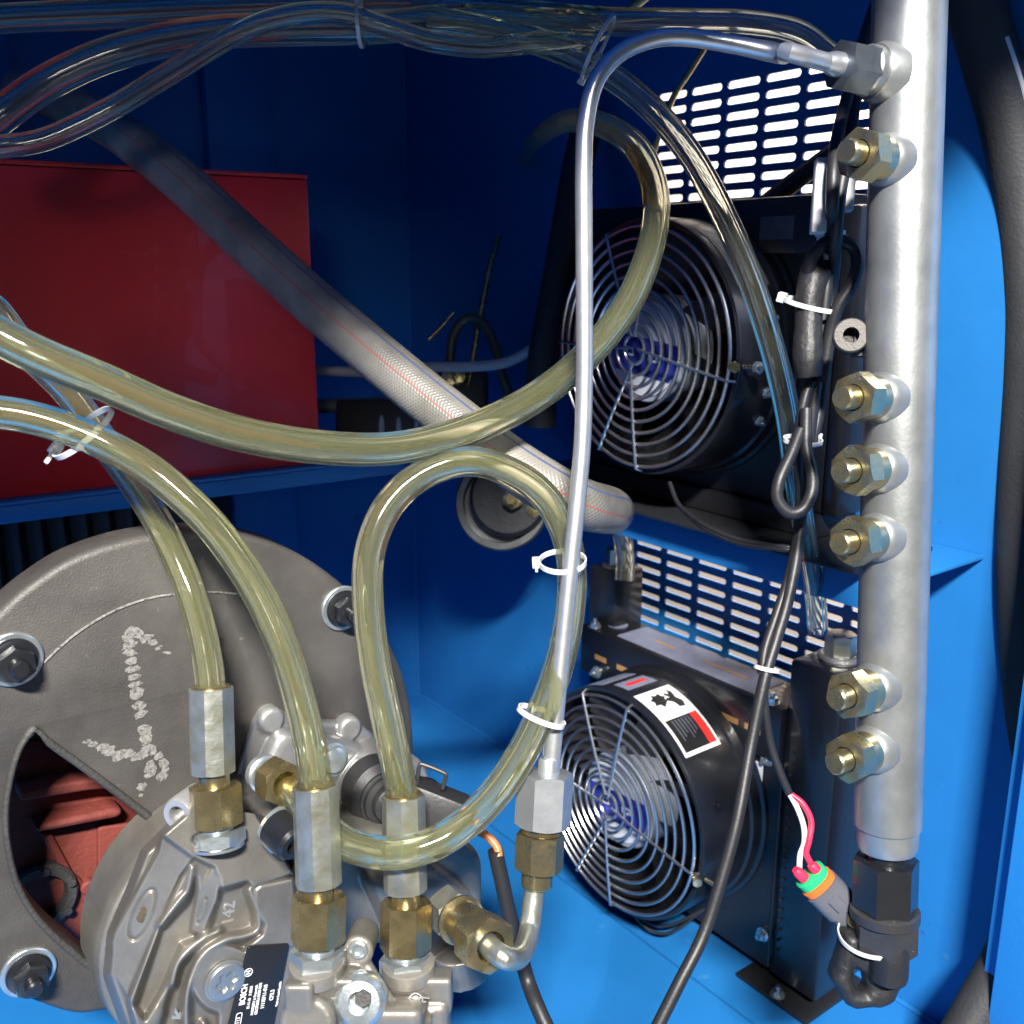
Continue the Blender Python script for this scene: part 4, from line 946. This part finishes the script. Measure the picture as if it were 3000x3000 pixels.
# sealed connector
cn = thing('connector', 'grey two wire connector with green and orange seals, tied to the black union', 'connector', P(2430, 2620, .57))
c0 = P(2382, 2572, .574); ca = (P(2500, 2690, .580)-c0).normalized(); _, cx, cyv = frame(ca, RT+UP*.6)
def rod(t0, t1, sx, sy, m, nm, bev=.001, p=3.0):
    bm = bmesh.new(); rs = []
    for t, k in ((t0, 1-bev/sy), (t0+bev*.6, 1), (t1-bev*.6, 1), (t1, 1-bev/sy)):
        rr = []
        for i in range(36):
            a = 2*math.pi*i/36; c_, s_ = math.cos(a), math.sin(a)
            rr.append(c0+ca*t+cx*sx*k*math.copysign(abs(c_)**(2/p), c_)+cyv*sy*k*math.copysign(abs(s_)**(2/p), s_))
        rs.append(rr)
    rings(bm, rs); ob(nm, bm, m, cn)
rod(-.004, .002, .0098, .0068, GREEN, 'green_seal', .0012, 2.4); rod(.0022, .0065, .0106, .0076, ORANGE, 'orange_seal', .001, 2.6)
rod(.0066, .0255, .0112, .0080, CGREY, 'shell'); rod(.0256, .038, .0098, .0068, CGREY, 'shell'); rod(.012, .022, .0040, .0094, CGREY, 'latch', .001, 6)
for k, q in enumerate(((2343, 2560), (2388, 2545))): ob('wire_boot', lathe(P(*q, .571), ca, [(-.004, .0022), (-.002, .0032), (.004, .0034)], 14), WRED, cn)
ob('stud', ngon(P(2502, 2692, .572), NV, .004, .0042), GOLD, cn)

# ------------------------------------------------------------------ zip ties
def tie(label, c, d, ax, a, b, wdt, head, hs_=1.0, tail=None, col=NYL):
    """band round a bundle: centre pixel, depth, bundle direction, half width and half depth"""
    cc = P(*c, d); A_ = V(ax).normalized(); X_ = (RT*1-A_*RT.dot(A_)).normalized() if abs(A_.dot(RT)) < .9 else (UP-A_*UP.dot(A_)).normalized(); Y_ = A_.cross(X_)
    bm = bmesh.new(); rs = []; n = 44
    for i in range(n):
        t = 2*math.pi*i/n; n_ = X_*math.cos(t)/a+Y_*math.sin(t)/b; n_.normalize(); p = cc+X_*a*math.cos(t)+Y_*b*math.sin(t)
        rs.append([p-A_*wdt/2, p+A_*wdt/2, p+A_*wdt/2+n_*.0009, p-A_*wdt/2+n_*.0009])
    rings(bm, rs, True)
    t = thing('zip_tie', label, 'zip tie', cc, 'white nylon zip ties')
    ob('band', bm, col, t)
    h = math.radians(head); p = cc+X_*(a+.0012)*math.cos(h)+Y_*(b+.0012)*math.sin(h); n_ = (X_*math.cos(h)/a+Y_*math.sin(h)/b).normalized(); tg = A_.cross(n_)
    ob('head', box(p+n_*.0008, n_*.0019*hs_, tg*.0024*hs_, A_*.0021*hs_, .0005), col, t)
    if tail: ob('tail', box(p+n_*.0008+tg*tail, n_*.0007, tg*abs(tail)*.8, A_*.0010, .0002), col, t)
tie('white zip tie round the two hoses crossing low on the left', (243, 1268), .466, RT*.62-UP*.78+FW*.62, .0172, .0150, .0026, 185, 1.2, -.006)
tie('white zip tie holding the loop hose to the silver tube, upper of two', (1648, 1645), .507, (UP-RT*.05-FW*.45), .0115, .0115, .0026, 180, 1.1, .005)
tie('white zip tie slanting across the loop hose and silver tube, lower of two', (1586, 2098), .496, (UP+RT*.40-FW*.10), .0120, .0095, .0026, 60, 1.2)
tie('white zip tie topmost on the black cables, by the second outlet', (2432, 684), .575, UP-FW*.15, .0078, .0070, .0024, 100, 1.2)
tie('white zip tie round the taped cable joint, left of the steel lug', (2378, 893), .573, UP+RT*.22-FW*.45, .0158, .0118, .0026, 160, 1.3)
tie('white zip tie round the cables above the drop shaped loop', (2352, 1290), .585, UP+RT*.05-FW*.4, .0108, .0085, .0024, 40, 1.3, .004)
tie('small white zip tie on the cables in front of the lower cooler', (2246, 1958), .578, UP+RT*.2, .0066, .0060, .0024, 90, 1.1)
tie('white zip tie round the black taped plug under the rail', (2562, 2738), .566, UP-RT*.05-FW*.42, .0197, .0165, .0024, 320, .8)
tie('dim zip tie high on the top hose bundle, left of centre', (1055, 62), .592, RT+UP*.02, .014, .014, .0022, 270, 1.0, .005)
tie('dim zip tie on the top hose bundle, where the silver tube bends', (1752, 140), .615, RT-UP*.55, .020, .018, .0022, 200, 1.0)

# ------------------------------------------------------------------ things deep in the shade
hn = thing('pressure_switch', 'round black device with a chrome rim and brass fittings behind the loop hose', 'device', P(1460, 1480, .98))
hc = P(1472, 1475, .98); hx = (NV+RT*-.15).normalized()
ob('rim', lathe(hc, hx, [(-.03, .040), (-.004, .0465), (.004, .0470), (.007, .045), (.007, .039), (-.002, .038)], 60), mat('shaded_chrome', (.16, .165, .17), .8, .38, .1, 200, .3, 60), hn)  # rim's chrome given a darker colour for the deep shade
ob('face', lathe(hc+RT*.008+UP*.006, hx, [(-.002, .040), (.012, .039), (.016, .035)], 48), BLACKM, hn)
ob('brass_fitting', join(ngon(hc+RT*.014+UP*.004+hx*.016, hx, .012, .009), lathe(hc+RT*.014+UP*.004+hx*.028, hx, [(0, .005), (.01, .005)], 20)), BRASS, hn)
ob('brass_fitting', ngon(hc+RT*.034-UP*.006+hx*.012, hx, .010, .007), BRASS, hn)
ob('mount', box(hc-hx*.03+UP*.03, RT*.03, UP*.02, hx*.01, .003), BLACKM, hn)
bx = thing('control_valve', 'black valve block with brass caps in the shade beyond the braided hose', 'valve', P(1200, 1250, 1.02))
ob('block', box(P(1180, 1262, 1.03), RT*.065, UP*.030, FW*.03, .004), BLACKM, bx)
ob('block', box(P(1350, 1190, 1.02), RT*.028, UP*.034, FW*.03, .004), BLACKM, bx)
for q in ((1318, 1112), (1342, 1105)): ob('brass_cap', ngon(P(*q, .985), NV, .012, .0075, 6), BRASS, bx)
for q in ((1118, 1250), (1168, 1255), (1220, 1258)): ob('strap', torus(P(*q, .985), RT, .010, .0014, 24, 6), NYL, bx)
cable('pipe', 'pale plastic pipe in the shade behind the braided hose', 'pipe', [(930, 1085, 1.0), (1100, 1090, 1.0), (1260, 1076, .98), (1380, 1074, .96), (1480, 1062, .94), (1560, 1022, .92), (1618, 975, .91)], .0052, mat('pale_plastic', (.45, .44, .46), 0, .4), 14, 60)
cable('pipe', 'pale pipe low beside the red box in the shade', 'pipe', [(930, 1190, 1.03), (1060, 1186, 1.03), (1180, 1180, 1.04)], .0075, mat('grey_pipe', (.13, .15, .20), 0, .5), 14, 20)
cable('tube', 'thin yellowish tube leaning up from the valve block', 'tube', [(1372, 1130, .99), (1392, 1010, .99), (1408, 920, .99), (1434, 790, .99), (1462, 690, 1.0)], .0030, BRASS, 10, 40)
cable('hose', 'small dark hose arched over the valve block', 'hose', [(1318, 1080, .985), (1326, 990, .98), (1362, 935, .975), (1412, 945, .97), (1448, 1010, .965), (1478, 1120, .96), (1510, 1200, .955)], .0048, mat('olive_hose', (.06, .065, .05), 0, .35), 12, 60)
cable('tube', 'gold sided tube standing left of the upper fan', 'tube', [(1606, 1010, .90), (1585, 1120, .91), (1560, 1240, .92)], .0085, mat('bronze_tube', (.16, .10, .05), .6, .4), 14, 20)
cable('tube', 'thin brass tube crossing the top right behind the silver line', 'tube', [(1960, -60, .72), (1880, 0, .72), (1820, 50, .72), (1740, 120, .72)], .0034, BRASS, 10, 20)
cable('tube', 'thin brass tube slanting down to the top vent', 'tube', [(2070, 130, .74), (2020, 210, .74), (1975, 280, .74), (1935, 380, .74), (1905, 480, .75)], .0024, BRASS, 10, 20)
cable('wire', 'thin diagonal grey lead low in the dark middle', 'wire', [(1255, 995, .99), (1300, 950, .99), (1330, 915, .99)], .002, GOLD, 8, 14)
ob('slanted_rod', tube(W([(2480, 420, .74), (2330, 530, .76), (2190, 640, .78)]), .0075, 10, 12), BLACKM, up)
